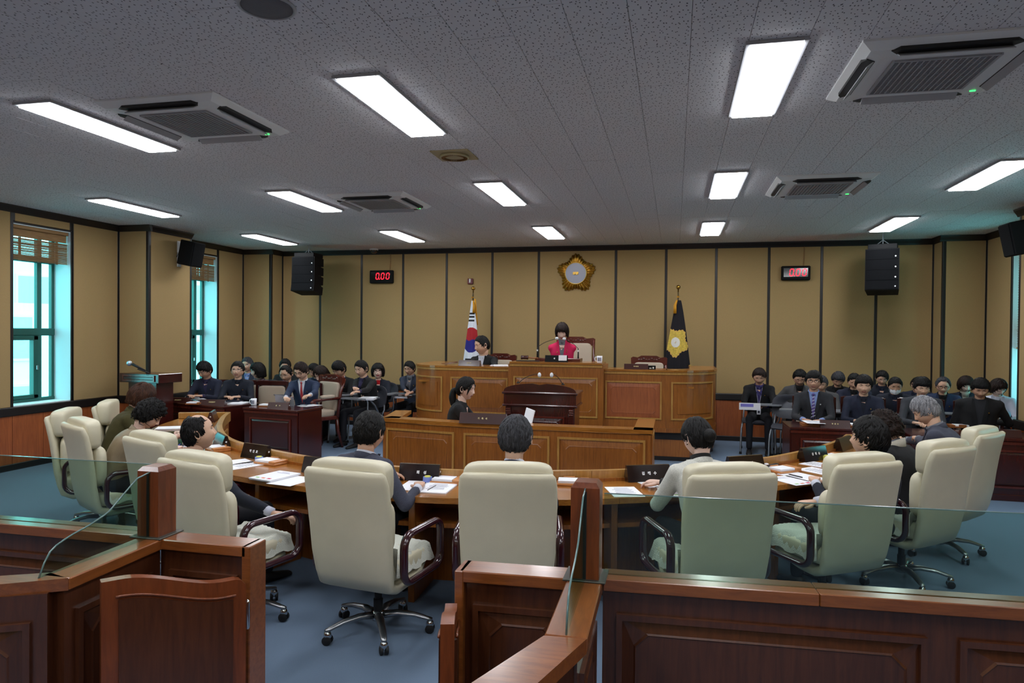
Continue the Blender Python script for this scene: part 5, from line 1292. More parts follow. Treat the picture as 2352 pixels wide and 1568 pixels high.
# ---- left group
def L_(label, x, y, Y, hpx, ba, ha, **k):
    k.setdefault('bs', .97); k.setdefault('vox', .016); k.setdefault('handz', .79); k.setdefault('hw', 1.10); return person(label, (x, y-1), Y, hpx*.90, ba, ha, **k)
put_frame(475, 9.72, 8, 'dark framed chair of the leftmost man at the far left desk'); put_frame(553, 9.78, 18, 'dark framed chair of the man with folded hands and glasses'); put_frame(612, 9.78, 10, 'empty dark framed chair with a pale back pad, by the mug on the left'); put_frame(690, 9.62, 10, 'dark framed chair hidden behind the man in the red tie')
L_('man with ruffled dark hair in a navy jacket, head bowed, leftmost by the window', 470, 851, 9.45, 43, 10, -12, pitch=30, hair='fringe', jacket='navy', inner='purple', glasses='thin', seed=21)
L_('man in a dark navy jacket with thin glasses and folded hands at the left', 546, 851, 9.50, 42, 22, 20, pitch=0, jacket='dnavy', inner='dnavy', glasses='thin', eyes='open', skin='b', seed=22)
L_('older man with greying hair and glasses peeping out behind the others at left', 568, 839, 11.35, 37, 20, 14, pitch=2, hair='short', hcol='dgr', jacket='slate', inner='lblue', glasses='thin', eyes='open', seed=23)
L_('woman with a dark bob and a mauve scarf, turned left, by the wall corner', 592, 853, 10.75, 40, 0, -40, pitch=8, hair='bob', female=True, skin='f', jacket='mauve', inner='mauve', collar='turtle', scarf='mauve', glasses='thin', seed=24)
L_('man in a blue jacket and black vest, left of the red tie', 657, 859, 10.45, 42, 12, 2, pitch=22, hair='recede', jacket='blue', inner='black', collar='shirt', glasses='thin', seed=25)
L_('black-haired man mostly hidden behind the man in the blue jacket', 655, 842, 11.4, 36, 10, 30, pitch=10, jacket='black', inner='lblue', seed=26)
L_('man in a navy suit and red tie reading at the near left desk', 692, 853, 9.30, 45, 4, -6, pitch=26, hair='short', hcol='dbr', jacket='blue', inner='wht', tie='redtie', vneck=.34, glasses='dark', hands=[W3(700, 928, .80), W3(655, 915, .83)], seed=27, skin='b', wide=1.05)
L_('man with glasses bending down behind the man in the red tie', 722, 852, 11.1, 36, -10, -20, pitch=28, jacket='slate', inner='blue', glasses='thin', seed=28)
L_('woman with long dark hair in a grey coat, head bowed, behind the carved chair', 738, 860, 10.5, 42, -4, -24, pitch=34, hair='long', hcol='dbr', female=True, skin='f', jacket='grey', inner='cream', seed=29)
L_('man in a black jacket over a pale shirt, left of the name-badge man', 779, 849, 10.6, 41, 0, -22, pitch=30, hair='fringe', jacket='black', inner='lgrey', vneck=.36, glasses='thin', hands=[None, W3(785, 905, .90)], seed=30)
L_('man in a long black jacket writing, left of the red sweater', 830, 848, 10.15, 42, -18, -16, pitch=16, hair='short', jacket='black', inner='purple', vneck=.24, hands=[W3(815, 905, .86), W3(806, 910, .86)], seed=31, skin='b', trousers='trous')
L_('woman with round glasses and a red sweater under a dark blazer', 868, 854, 10.9, 38, 8, 22, pitch=-2, hair='bobs', female=True, skin='f', jacket='dnavy', inner='red', collar='crew', vneck=.46, glasses='dark', eyes='open', seed=32, lips_red=True, wide=1.0)
L_('man in a dark grey jacket and grey turtleneck beside the podium\'s left end', 941, 847, 11.2, 36, -6, -12, pitch=14, hair='short', jacket='slate', inner='gry2', collar='turtle', vneck=.26, glasses='brown', hands=[W3(934, 918, .70), W3(938, 922, .68)], seed=33)
# ---- right group
def R_(label, x, y, Y, hpx, ba, ha, **k):
    k.setdefault('bs', .97); k.setdefault('vox', .016); k.setdefault('handz', .74); k.setdefault('hw', 1.12); return person(label, (x, y-1), Y, hpx*.91, ba, ha, **k)
R_('man in a black jacket and plaid shirt with a white lanyard, right of the podium', 1744, 865, 11.2, 41, -6, -8, pitch=28, hair='short', hcol='dbr', jacket='black', inner='plaid', vneck=.40, lanyard=True, seed=41)
R_('man in a grey jacket and black polo neck writing, left of the purple tie', 1837, 868, 11.2, 41, -8, -6, pitch=30, hair='short', jacket='grey', inner='black', collar='turtle', vneck=.36, glasses='brown', hands=[W3(1812, 915, .80), W3(1806, 916, .80)], seed=42)
R_('man in a charcoal suit with a striped purple tie and glasses', 1869, 876, 9.60, 48, -12, -12, pitch=3, hair='fringe', jacket='char', inner='lblue', tie='ptie', vneck=.34, glasses='dark', eyes='open', seed=43, skin='c', pin='w', wide=1.02)
R_('grey-haired man in a grey jacket hidden behind the man in the purple tie', 1886, 882, 10.55, 40, -14, -14, pitch=20, hair='short', hcol='dgr', jacket='grey', inner='grey', seed=44)
R_('man with grey-black hair in a black jacket, head bowed by the wall', 1925, 872, 11.3, 38, -8, -8, pitch=34, hair='fringe', hcol='dgr', jacket='black', inner='black', seed=45, skin='c')
R_('man with short receding hair looking down behind the navy tweed man', 1962, 876, 10.7, 40, -12, -14, pitch=26, hair='crop', hcol='blk', jacket='navy', inner='black', seed=46)
R_('man in a navy tweed jacket at the desk right of the purple tie', 1984, 886, 9.65, 49, -12, -12, pitch=10, hair='fringe', jacket='navy', inner='dnavy', seed=47, skin='b', wide=1.02)
R_('man with glasses in a dark jacket at the back wall, behind the masked man', 2026, 869, 11.3, 37, -12, -10, pitch=24, hair='short', jacket='dnavy', inner='navy', glasses='thin', seed=48)
R_('man wearing a white face mask and a dark jacket', 2056, 886, 10.45, 42, -12, -8, pitch=22, hair='crop', jacket='dnavy', inner='navy', mask=True, seed=49, skin='c')
R_('dark-jacketed man bent low behind the man in the grey suit', 2108, 884, 11.2, 38, -16, 24, pitch=38, hair='short', jacket='navy', inner='navy', seed=50)
R_('man in a dark grey suit with thick eyebrows, behind the grey-haired councillor', 2118, 890, 9.65, 48, -14, -4, pitch=18, hair='fringe', jacket='sgrey', inner='sgrey', seed=51, skin='b')
R_('balding man with tinted glasses in a blue jacket and pale collar', 2166, 886, 10.8, 43, -14, -14, pitch=20, hair='recede', hcol='dgr', jacket='blue', inner='black', collar='shirt', cuff='wht', vneck=.30, glasses='dark', seed=52)
R_('woman with short dark hair and a cream turtleneck behind the writing man', 2218, 884, 11.0, 40, -14, 0, pitch=24, hair='bobs', hcol='dbr', female=True, skin='f', jacket='dnavy', inner='cream', collar='turtle', seed=53)
R_('man in a black coat and dark sweater writing at the far right desk', 2252, 893, 9.35, 50, -16, -14, pitch=26, hair='fringe', jacket='black', inner='char', collar='shirt', cuff='lblue', vneck=.40, hands=[W3(2282, 968, .75), W3(2244, 970, .75)], seed=54, skin='c', wide=1.08)
R_('woman in a pale lilac-white jacket, rightmost, looking down beside the window', 2292, 891, 10.35, 42, -20, 18, pitch=28, hair='bobs', hcol='dbr', female=True, skin='f', jacket='lgrey', inner='wht', glasses='thin', seed=55)
bpy.data.scenes.remove(TMP)
# chairs under the people at the back walls
TB = [(568, 11.2, 20, 'under the greying man peeping out at the left'), (592, 10.6, 0, 'under the woman with the mauve scarf'), (657, 10.3, 12, 'under the man in the blue jacket'), (655, 11.3, 10, 'under the hidden black-haired man'), (722, 11.0, -10, 'under the bending man with glasses'), (738, 10.35, -4, 'under the woman with long dark hair'), (779, 10.45, 0, 'under the man in the pale shirt'), (830, 10.05, -18, 'under the man with the name badge'), (868, 10.8, 8, 'under the woman in the red sweater'), (941, 11.1, -6, 'beside the left end of the podium'),
      (1744, 11.1, -6, 'under the man with the lanyard'), (1837, 11.1, -8, 'under the man in the grey jacket writing'), (1886, 10.4, -14, 'behind the purple tie'), (1925, 11.2, -8, 'under the bowed man at the wall'), (1962, 10.55, -12, 'under the flushed man'), (2026, 11.2, -12, 'under the man with glasses by the wall'), (2056, 10.3, -12, 'under the masked man'), (2108, 11.05, -16, 'under the man bent low'), (2166, 10.65, -14, 'under the balding man in blue'), (2218, 10.9, -14, 'under the woman in the cream turtleneck'), (2292, 10.2, -20, 'under the woman in the pale jacket')]
for (x, Y, a, lab) in TB:
    for (root, N, Hn, pj, fw, sd, up, o) in PEOPLE:
        pass
    c = ay(x, 880, Y); put_tablet(c[0], Y+.08, a, 'grey tablet-arm chair '+lab)
put_frame(1869, 9.72, -12, 'dark framed chair behind the man in the purple tie'); put_frame(1984, 9.78, -12, 'dark framed chair behind the man in navy tweed'); put_frame(2118, 9.8, -14, 'dark framed chair behind the man in the grey suit'); put_frame(2252, 9.6, -16, 'dark framed chair behind the man in the black coat')
# ================================================================ WALL FITTINGS, FLAGS, SMALL THINGS
FONT = None
for cand in ('Noto Sans CJK Regular.woff2',):
    for sub in ('datafiles/fonts',):
        try:
            import os
            pth = os.path.join(bpy.utils.resource_path('LOCAL'), sub, cand)
            if os.path.exists(pth): FONT = bpy.data.fonts.load(pth)
        except Exception: FONT = None
TXT = []
def text_obj(name, body, size, m_, parent, Mx, ext=.0008, bold=.0, space=1.0):
    c = bpy.data.curves.new('t', 'FONT'); c.body = body; c.size = size; c.extrude = ext; c.align_x = 'CENTER'; c.align_y = 'CENTER'; c.space_character = space; c.offset = bold; c.resolution_u = 3
    if FONT: c.font = FONT
    t = bpy.data.objects.new('t', c); COL.objects.link(t); TXT.append((t, name, m_, parent, Mx))
def bake_texts():
    dg = bpy.context.evaluated_depsgraph_get(); dg.update()
    for t, name, m_, parent, Mx in TXT:
        me = bpy.data.meshes.new_from_object(t.evaluated_get(dg)); me.name = name; me.materials.clear(); me.materials.append(m_)
        o = bpy.data.objects.new(name, me); COL.objects.link(o)
        o.parent = parent; o.matrix_local = Mx
        if parent.name == 'x': pass
    for t, *_ in TXT: c = t.data; bpy.data.objects.remove(t); bpy.data.curves.remove(c)
STAND = RX(PI/2)      # text upright, reading from -y
# ---- emblem
em = thing('council_emblem', 'round gold blossom-shaped council emblem high on the far wall', 'emblem', (-1.715, YB-.012, 2.855))
def petalr(t):       # five petals
    a = (t-PI/2+PI/5) % (2*PI/5)-PI/5
    return .265+.085*(math.cos(a*2.5))**2.0*1.0
n = 200; rings = []
for k, (f_, y) in enumerate(((1.0, -.0), (1.0, -.015), (.97, -.035), (.80, -.055), (.60, -.045), (.0001, -.045))):
    R_ = []
    for i in range(n):
        t = 2*PI*i/n; rib = math.cos(t*35); r = petalr(t)*f_*(1+.035*rib*(1 if k < 4 else 0)); R_.append((r*math.cos(t), y-(.016*rib if 1 < k < 5 else 0), r*math.sin(t)))
    rings.append(R_)
obj('blossom', MB().loft(rings, cap=True), M['gold'], em, True)
obj('disc', MB().lathe([(.001, 0), (.185, 0), (.185, .02), (.001, .02)], 48, M=T(0, -.055, 0)@RX(PI/2)), mat('pearl_disc', '#8f90a0', .35), em)
R_ = [(.19*math.cos(2*PI*i/48), -.07, .19*math.sin(2*PI*i/48)) for i in range(49)]
obj('rim', MB().tube(R_, .010, 8, cap=False), M['gold'], em, True)
text_obj('lettering', '의회', .165, M['gold'], em, T(0, -.085, 0)@STAND, .006, .003)
# ---- timers
def timer(x0, y0, x1, y1, label, cable):
    a = ay(x0, y0, YB-.06); b = ay(x1, y1, YB-.06); c = (a+b)/2; w = abs(b[0]-a[0])/2; h = abs(a[2]-b[2])/2
    r = thing('timer_display', label, 'timer', (c[0], YB-.012, c[2]))
    obj('housing', MB().box(-w, w, -.07, 0, -h, h, b=.012), M['spk'], r); obj('screen', MB().box(-w*.86, w*.82, -.075, -.069, -h*.55, h*.68), mat('timer_screen', '#050506', .1, coat=.4), r)
    dh = h*.92; dw = dh*.50; t = dh*.13
    for k, x in enumerate((-.30, .14, .58)):
        x = x*w; sg = MB(); sl = .12
        for (u0, v0, u1, v1) in ((0, 1, 1, 1), (0, 0, 1, 0), (0, .5, 0, 1), (0, 0, 0, .5), (1, .5, 1, 1), (1, 0, 1, .5)):
            p = np.array([x-dw/2+u0*dw, -dh/2+v0*dh]); q = np.array([x-dw/2+u1*dw, -dh/2+v1*dh]); d = (q-p)/np.linalg.norm(q-p); p = p+d*t*.55; q = q-d*t*.55; nn = np.array([-d[1], d[0]])*t/2
            poly = [p+nn, p-nn, q-nn, q+nn]; poly = [(a_[0]+a_[1]*sl, -.0765, a_[1]+h*.08) for a_ in poly]; sg.add(poly, [(0, 1, 2, 3)])
        obj('digit', sg, M['red'], r)
    obj('decimal_point', MB().cbox((-.30*w+dw*.72, -.0765, -dh/2+h*.08), (t, .001, t)), M['red'], r)
    obj('cable', MB().tube([(cable*w, -.01, h), (cable*w+.01, -.008, h+.15), (cable*w+.01, -.006, 3.26-c[2])], .006, 6), M['bamboo'], r)
timer(850, 621, 903, 650, 'red-digit countdown timer reading 0.00 on the left part of the far wall', .65)
timer(1795, 611, 1861, 643, 'red-digit countdown timer reading 0.00 on the right part of the far wall', .55)
fb = thing('fire_alarm', 'small red fire alarm box above the national flag', 'alarm', tuple(ay(1081, 646, YB-.012)))
obj('box', MB().box(-.052, .052, -.04, 0, -.052, .052, b=.01), mat('alarm_red', '#5e0f1c', .4), fb); obj('strobe', MB().box(-.014, .014, -.06, -.04, -.03, .045, b=.006), M['white'], fb)
# ---- line-array loudspeakers
def array(loc, rz, label, hook):
    r = thing('line_array_speaker', label, 'loudspeaker', loc, rz); w = .225
    obj('rigging_bar', MB().box(-w+.03, w-.03, -.17, .17, .0, .075, b=.006), M['spk'], r)
    z = 0; tilt = [0, 2, 5, 12]; y = 0
    for k in range(4):
        A = T(0, y, z)@RX(-math.radians(tilt[k])*1.0); h = .165
        mb = MB().loft([[(-w+.0, -.19, -h), (w, -.19, -h), (w*.92, .17, -h*.93), (-w*.92, .17, -h*.93)], [(-w, -.19, 0), (w, -.19, 0), (w*.92, .17, -.01), (-w*.92, .17, -.01)]])
        c = obj('cabinet', mb, M['spk'], r, M=A); obj('grille', MB().box(-w+.01, w-.01, -.198, -.19, -h+.006, -.006, b=.003), M['grille'], c)
        obj('badge', MB().lathe([(.001, 0), (.011, 0), (.011, .003), (.001, .003)], 10, M=T(w-.05, -.199, -h+.05)@RX(PI/2)), M['white'], c)
        z -= .163; y += -.004*k
    hz = hook-loc[2]
    obj('chain', MB().tube([(0, 0, .07), (0, 0, hz)], .008, 6), M['steel'], r)
    for s in (-1, 1): obj('sling', MB().tube([(0, 0, .15), (s*.10, 0, .07)], .006, 6), M['steel'], r)
pL = ay(709, 592, 11.45); pR = ay(2028, 574, 11.45)
array((pL[0], 11.45, pL[2]), .0, 'black line array loudspeaker hanging near the left corner of the far wall', H)
array((pR[0], 11.45, pR[2]), -.30, 'black line array loudspeaker hanging near the right corner of the far wall', H)
def wallspk(x, y, z, s, label):
    r = thing('wall_speaker', label, 'loudspeaker', (x, y, z)); A = RY(s*.20)
    obj('wall_plate', MB().box(-s*.22-.008, -s*.22+.008, -.04, .04, -.20, .20, b=.003), M['white'], r); obj('bracket', MB().box(min(-s*.22, -s*.1), max(-s*.22, -s*.1), -.02, .02, -.02, .02), M['white'], r)
    obj('cabinet', MB().box(-.125, .125, -.14, .14, -.19, .19, b=.012), M['spk'], r, M=A); obj('front_grille', MB().box(s*.118 if s > 0 else -.132, s*.132 if s > 0 else -.118, -.13, .13, -.18, .18, b=.006), M['grille'], r, M=A)
    obj('cable', MB().tube(smooth_curve([(-s*.215, -.045, .02), (-s*.19, -.08, .0), (-s*.20, -.08, -.06), (-s*.12, -.12, .03)], 10), .004, 5), M['rubber'], r)
p = ay(412, 581, 9.25); wallspk(PL+.245, 9.42, 2.985, 1, 'tilted black wall speaker on the left pilaster'); wallspk(XP-.245, 9.05, 2.93, -1, 'tilted black wall speaker at the right edge of the view')
# ---- flags
def flag(base, label, kind):
    r = thing('flag_stand', label, 'flag', base); z_ = 2.58-base[2]
    obj('pole', MB().tube([(0, 0, 0), (0, 0, z_-.03)], .013, 12), M['chrome'], r, True); obj('finial', MB().ell((0, 0, z_), (.036, .036, .036), n=18, m=12), M['gold'], r, True); obj('finial_neck', MB().lathe([(.016, z_-.06), (.008, z_-.045), (.012, z_-.034)], 12), M['gold'], r)
    obj('foot', MB().lathe([(.001, .0), (.17, 0), (.17, .02), (.03, .04), (.02, .12), (.001, .12)], 24), M['brass'], r, True)
    nu, nv_ = 84, 220; top, bot = 2.36-base[2], .55-base[2] if kind == 'k' else .50-base[2]; bot = max(bot, .12)
    def edges(s):
        if kind == 'k': return -.015-.235*min(s*1.0, 1)**.95, .035+.165*s**.85
        return -.035-.30*s**.95, .045+.245*s**.8
    def P(u, s):
        a, b = edges(s); x = a+(b-a)*u; f_ = .5+.5*math.cos((u-.5)*2*PI*.5); y = -.05-.11*s*math.sin(PI*u)-.012*s*math.sin(u*22+2*s); return (x, y, top+(bot-top)*s)
    V = [[P(i/nu, j/nv_) for i in range(nu+1)] for j in range(nv_+1)]; g = MB().grid(V)
    mi = []
    hh = top-bot
    for j in range(nv_):
        for i in range(nu):
            x, y, z = P((i+.5)/nu, (j+.5)/nv_); zz = z+base[2]; k = 0
            if kind == 'k':
                cx, cz, rx, rz = -.01, 1.66, .165, .225; X = (x-cx)/rx; Z = (zz-cz)/rz
                an = math.radians(-28); X, Z = X*math.cos(an)-Z*math.sin(an), X*math.sin(an)+Z*math.cos(an)
                if X*X+Z*Z < 1:
                    up_ = X > 0                      # split along the vertical S
                    red = (X > 0)
                    if X*X+(Z-.5)**2 < .25: red = True
                    if X*X+(Z+.5)**2 < .25: red = False
                    k = 2 if red else 3
                elif -.105 < x < .045 and (2.115 < zz < 2.150 or 2.052 < zz < 2.087 or 1.99 < zz < 2.025): k = 1
                elif -.12 < x < .0 and (1.30 < zz < 1.335 or 1.24 < zz < 1.275): k = 1
                elif zz < .75 or (x < -.19 and zz < 1.25 and x < -.24+.05): k = 4 if zz < 1.24 and x < edges((top+base[2]-zz)/hh)[0]+.03 else 0
            else:
                cx, cz = -.035, 1.66; d = math.hypot(x-cx, (zz-cz)*.86); t = math.atan2((zz-cz)*.86, x-cx)-.25
                a = (t % (2*PI/5))-PI/5; R_ = .165+.050*math.cos(a*2.5)**2+.006*math.cos(t*25)
                if d < .072: k = 2
                elif d < R_: k = 1 if d < R_-.010 else 3
            mi.append(k)
    g.m = mi
    mats = [mat('flag_white', '#d4dae4', .8), mat('flag_black', '#0b0d14', .8), mat('flag_red', '#a3141e', .8), mat('flag_blue', '#1a1a78', .8), mat('flag_yellow', '#c8b428', .8)] if kind == 'k' else [mat('flag_velvet', '#0b0710', .9), mat('flag_gold', '#c2a63e', .6, noise=.25, nscale=40), mat('flag_disc', '#d4d2cc', .7), mat('flag_edge', '#d0a050', .6)]
    obj('cloth', g, mats, r, True)
    ts = MB(); tx = .04 if kind == 'k' else -.05
    for k in range(9):
        a = 2*PI*k/9; ts.tube([(tx*.4+.006*math.cos(a), -.05+.006*math.sin(a), 2.36-base[2]), (tx+.016*math.cos(a), -.075+.014*math.sin(a), 2.27-base[2]), (tx+.020*math.cos(a), -.08+.016*math.sin(a), 2.14-base[2])], [.006, .008, .006], 6)
    obj('tassel', ts, mat('tassel_gold', '#c58a12', .6), r, True)
    t2 = MB()
    if kind == 'k':
        for k in range(5): t2.tube([(.03+.006*k, -.03, 2.39-base[2]), (.055+.005*k, -.05, 2.2-base[2]), (.095+.003*k, -.055, 1.93-base[2])], [.007, .008, .004], 6)
        obj('cord', t2, bpy.data.materials['tassel_gold'], r, True)
    bow = MB()
    for a in np.linspace(0, 2*PI, 7)[:-1]: bow.tube([(0, -.02, 2.42-base[2]), (.025*math.cos(a), -.035, 2.42-base[2]+.018*math.sin(a)), (.012*math.cos(a+.5), -.04, 2.405-base[2])], .004, 5)
    obj('bow', bow, bpy.data.materials['tassel_gold'], r, True)
    return r
fk = flag(tuple(np.r_[ay(1087, 662, 11.9)[:2], .412]), 'national flag with a red and blue circle draped on a gilt-tipped pole', 'k')
fh_ = flag(tuple(np.r_[ay(1558, 660, 11.9)[:2], .412]), 'black velvet council flag with a gold blossom emblem on a gilt-tipped pole', 'c')
gl_ = mat('flag_letter', '#b89a3c', .6)
text_obj('lettering', '의회', .062, gl_, fh_, T(-.035, -.165, 1.66-.412)@STAND@RZ(math.radians(-125)), .001, .0006)
text_obj('lettering', '하', .15, gl_, fh_, T(.10, -.150, 1.115-.412)@STAND@RZ(math.radians(-55)), .001, .002)
text_obj('lettering', '동', .15, gl_, fh_, T(.205, -.105, 1.275-.412)@STAND@RZ(math.radians(-55)), .001, .002)
# ---- nameplates: triangular prisms
def nameplate(P, a, L_, hh, txt, label, cat='nameplate', m_=None, lm=None, ts=None, both=False, group=None, base=.10, space=1.0, dot=True):
    """a: direction the lettering faces (deg, 0 = towards the camera side)"""
    r = thing('nameplate', label, cat, tuple(P), face(a), group); m_ = m_ or M['plate']
    b = base/2; th = math.atan2(b-.012, hh)
    mb = MB().loft([[(x, y, z) for y, z in ((-b, 0), (b, 0), (.012, hh), (-.012, hh))] for x in (-L_/2, L_/2)]); obj('prism', mb, m_, r)
    # lettering on the face towards +y (local forward), read from there
    A = T(0, (b+.012)/2+.0015, hh/2+.004)@RZ(PI)@RX(PI/2-th)
    if txt: text_obj('lettering', txt, ts or hh*.62, lm or M['ltr_w'], r, A, .0005, .0010, space)
    if dot: obj('emblem_dot', MB().ell((-L_/2-.001, 0, hh*.55), (.002, .008, .008), n=8, m=6), M['white'], r)
    return r
def onz(x, y, z): return tuple(az(x, y, z))
DT = DZ+.001
NP = 'dark nameplates on the horseshoe desk'
nameplate(onz(590, 1051, DT), -18, .30, .115, '박   인   호', 'dark nameplate with three white syllables beside the balding man', group=NP)
nameplate(onz(738, 1085, DT), -9, .30, .115, '', 'dark nameplate mostly hidden behind the chair left of centre', group=NP)
nameplate(onz(965, 1101, DT), 4, .30, .115, '       희     성', 'dark nameplate with two visible white syllables by the speckled suit', group=NP)
nameplate(onz(1487, 1103, DT), 24, .33, .115, '김    혜    수', 'dark nameplate left of the woman in white tweed', group=NP)
nameplate(onz(1710, 1079, DT), 34, .33, .115, '김    진    태', 'dark nameplate between the white tweed jacket and the gate of chairs', group=NP)
nameplate(onz(1866, 1056, DT), 46, .33, .115, '강    희    순', 'dark nameplate in front of the dark-haired man on the right', group=NP)
nameplate(onz(1937, 1031, DT), 60, .33, .115, '', 'dark nameplate end-on beside the dark-haired man\'s face', group=NP)
nameplate(onz(510, 1025, DT), -42, .33, .115, '', 'dark nameplate just behind the balding man\'s chin', group=NP)
nameplate(onz(488, 966, DT), -62, .30, .115, '', 'brown nameplate at the left end of the horseshoe desk', m_=M['plateb'])
NG = 'brown office nameplates with gold lettering'
nameplate(onz(1110, 972, .851), 0, .50, .105, '기    록    석', 'brown nameplate with pale letters on the recorder bench', m_=M['plateb'], lm=M['ltr_g'])
nameplate(tuple(ay(1079, 849, 10.05)[:2])+(1.291,), -4, .34, .085, '사 무 과 장', 'brown nameplate in front of the man in the black suit on the podium', m_=M['plateb'], lm=M['ltr_g'], ts=.048)
nameplate(tuple(ay(1461, 857, 10.1)[:2])+(1.291,), 2, .34, .075, '의 사 담 당', 'brown nameplate before the empty chair on the podium', m_=M['plateb'], lm=M['ltr_g'], ts=.046)
ch = nameplate(tuple(ay(1278, 838, 10.05)[:2])+(1.376,), 2, .33, .095, '의         ', 'black nameplate with one white syllable and a painted white glare before the woman in pink', m_=M['spk'], lm=M['ltr_w'], ts=.075)
obj('glare_patch', MB().box(-.155, -.035, .036, .040, .008, .09, b=.002), M['paper'], ch, M=T(0, -.0, 0)@RX(.25)@T(0, .006, 0))  # white slab imitating the glare on the glossy plate, over its second syllable
nameplate(onz(641, 938, ZS), 6, .30, .085, '군        수', 'brown nameplate with two gold syllables on the near left desk', m_=M['plateb'], lm=M['ltr_g'])
nameplate(onz(489, 929, ZS), 12, .36, .075, '기획행정국장', 'brown nameplate with six gold syllables, right half of the far left desk', m_=M['plateb'], lm=M['ltr_g'], ts=.05)
nameplate(onz(411, 924, ZS), 14, .36, .075, '문화환경국장', 'brown nameplate with six gold syllables, left half of the far left desk', m_=M['plateb'], lm=M['ltr_g'], ts=.05)
nameplate(onz(1917, 981, .70), -2, .33, .085, '부   군   수', 'brown nameplate with three gold syllables on the right desk', m_=M['plateb'], lm=M['ltr_g'])
nameplate((3.53, 8.76, .691), -4, .42, .08, '  기술센터소장', 'brown nameplate with gold syllables at the far right desk behind the last chair', m_=M['plateb'], lm=M['ltr_g'], ts=.055)
# ---- paper things
def sheet(P, rz, label, w=.21, d=.297, n=1, name='sheet_of_paper', cat='paper', prints=1, group='papers on the desks', m_=None):
    """prints: 1 grey text lines, 2 colourful cover"""
    t = .0012*n; mb = MB(); rr = np.random.RandomState(int(abs(P[0]*1000)) % 9999)
    if n == 1: mb.box(-w/2, w/2, -d/2, d/2, 0, .0012)
    r = thing(name, label, cat, P, rz, group)
    if n == 1: obj('page', mb, m_ or M['paper'], r)
    else:
        for k in range(n): q = rr.uniform(-.006, .006, 2); obj('page', MB().box(-w/2+q[0], w/2+q[0], -d/2+q[1], d/2+q[1], k*.004, k*.004+.0034), m_ or M['paper'], r); 
    z = .0013 if n == 1 else n*.004
    if prints:
        ln = MB()
        for k in range(7 if prints == 1 else 2):
            y = d*.36-k*d*.085; ww = w*(.34 if k else .24)*(rr.uniform(.7, 1)); ln.box(-ww, ww, y-.003, y+.003, z, z+.0002)
        obj('printed_lines', ln, M['ink'] if prints == 1 else mat('purple_print', '#5a4a8c', .8) if 'purple_print' not in bpy.data.materials or prints == 1 else bpy.data.materials['purple_print'], r)
    if prints == 2:
        for k, c in enumerate(('#6fae3c', '#d86a2c', '#c33452')):
            nm_ = 'print_%d' % k; mm = bpy.data.materials.get(nm_) or mat(nm_, c, .8)
            obj('printed_patch', MB().box(-w*.36+k*w*.26, -w*.2+k*w*.26, -d*.40, -d*.34+.004*k, z, z+.0002), mm, r)
    return r
def A4(x, y, rz, label, z=DT, **k): return sheet(onz(x, y, z), math.radians(rz), label, **k)
A4(396, 986, -60, 'thick stack of white papers beside the writing woman', n=6, prints=0, d=.31); A4(398, 1003, -58, 'printed booklet with a small picture next to the writing woman', prints=2, n=2)
A4(405, 1024, -52, 'sheet with a purple table under the writing woman\'s hands', prints=1); A4(433, 1018, -52, 'cream open booklet leaf by the writing woman\'s hand', prints=0)
A4(532, 1062, -35, 'white sheet partly hidden by the balding man\'s shoulder', prints=0); A4(556, 1069, -24, 'white printed sheet right of the balding man\'s shoulder')
A4(632, 1096, -14, 'white booklet with a colourful cover left of the centre-left chair', prints=2, n=4); A4(672, 1104, -10, 'blank sheet under the colourful booklet', prints=0)
A4(1003, 1122, 2, 'open white booklet with a pencil on it by the speckled suit\'s elbow', n=2, prints=1); A4(958, 1115, 4, 'left leaf of the open booklet under the speckled suit\'s elbow', prints=0)
A4(1434, 1129, 18, 'single printed sheet lying between the right post and the white tweed sleeve'); A4(1500, 1108, 30, 'white sheet under the white-tweed woman\'s hand', prints=0); A4(1556, 1127, 26, 'sheet beyond the white tweed elbow', prints=2)
A4(1842, 1094, 40, 'white sheet with a black pen right of the white-tweed woman\'s chair', prints=0); A4(1818, 1103, 36, 'white sheet with a small red print beside the pen', prints=2)
A4(1883, 1082, 44, 'printed sheet nearer the dark-haired man', prints=1); A4(1888, 1068, 52, 'second printed sheet near the dark-haired man', prints=1)
def pen(a, b, z, label, col='iris', r_=.0045):
    A_ = az(a[0], a[1], z+.006); B_ = az(b[0], b[1], z+.006); d = B_-A_
    r = thing('pen', label, 'pen', tuple(A_)); obj('barrel', MB().tube([(0, 0, 0), tuple(d*.9)], r_, 8), M[col] if col in M else col, r, True); obj('tip', MB().tube([tuple(d*.9), tuple(d)], [r_*.8, .001], 8), M['alu'], r)
pen((982, 1126), (1003, 1114), DT, 'black pencil on the open booklet'); pen((962, 1120), (979, 1107), DT, 'black pen across the fold of the open booklet')
pen((1843, 1096), (1810, 1088), DT, 'black pen on the white sheet by the white-tweed woman\'s chair')
blu = mat('blue_ink', '#2a28a8', .4); pen((416, 1017), (402, 1030), DT+.02, 'blue pen in the writing woman\'s hand', blu)
def tray(P, rz, label, m_='lwood', s=1.0, pad=True):
    r = thing('wooden_memo_tray', label, 'tray', P, rz, 'wooden memo trays'); w, d = .115*s, .075*s
    obj('base', MB().box(-w, w, -d, d, 0, .016, b=.003), M[m_], r); obj('side_block', MB().box(w*.45, w, -d, d, .017, .034, b=.003), M[m_], r); obj('back_bar', MB().box(-w*.6, w*.1, d*.8, d*1.02, .017, .040, b=.002), M[m_], r)
    if pad: obj('memo_pad', MB().box(-w*.9, w*.42, -d*.9, d*.75, .017, .034, b=.001), M['paper'], r)
    return r
tray(onz(622, 1064, DT), -.25, 'pale wooden memo tray right of the balding man\'s nameplate'); tray(onz(1030, 1107, DT), .0, 'pale wooden memo tray left of the centre chair'); tray(onz(1316, 1111, DT), .12, 'pale wooden memo tray between the centre chair and the right post')
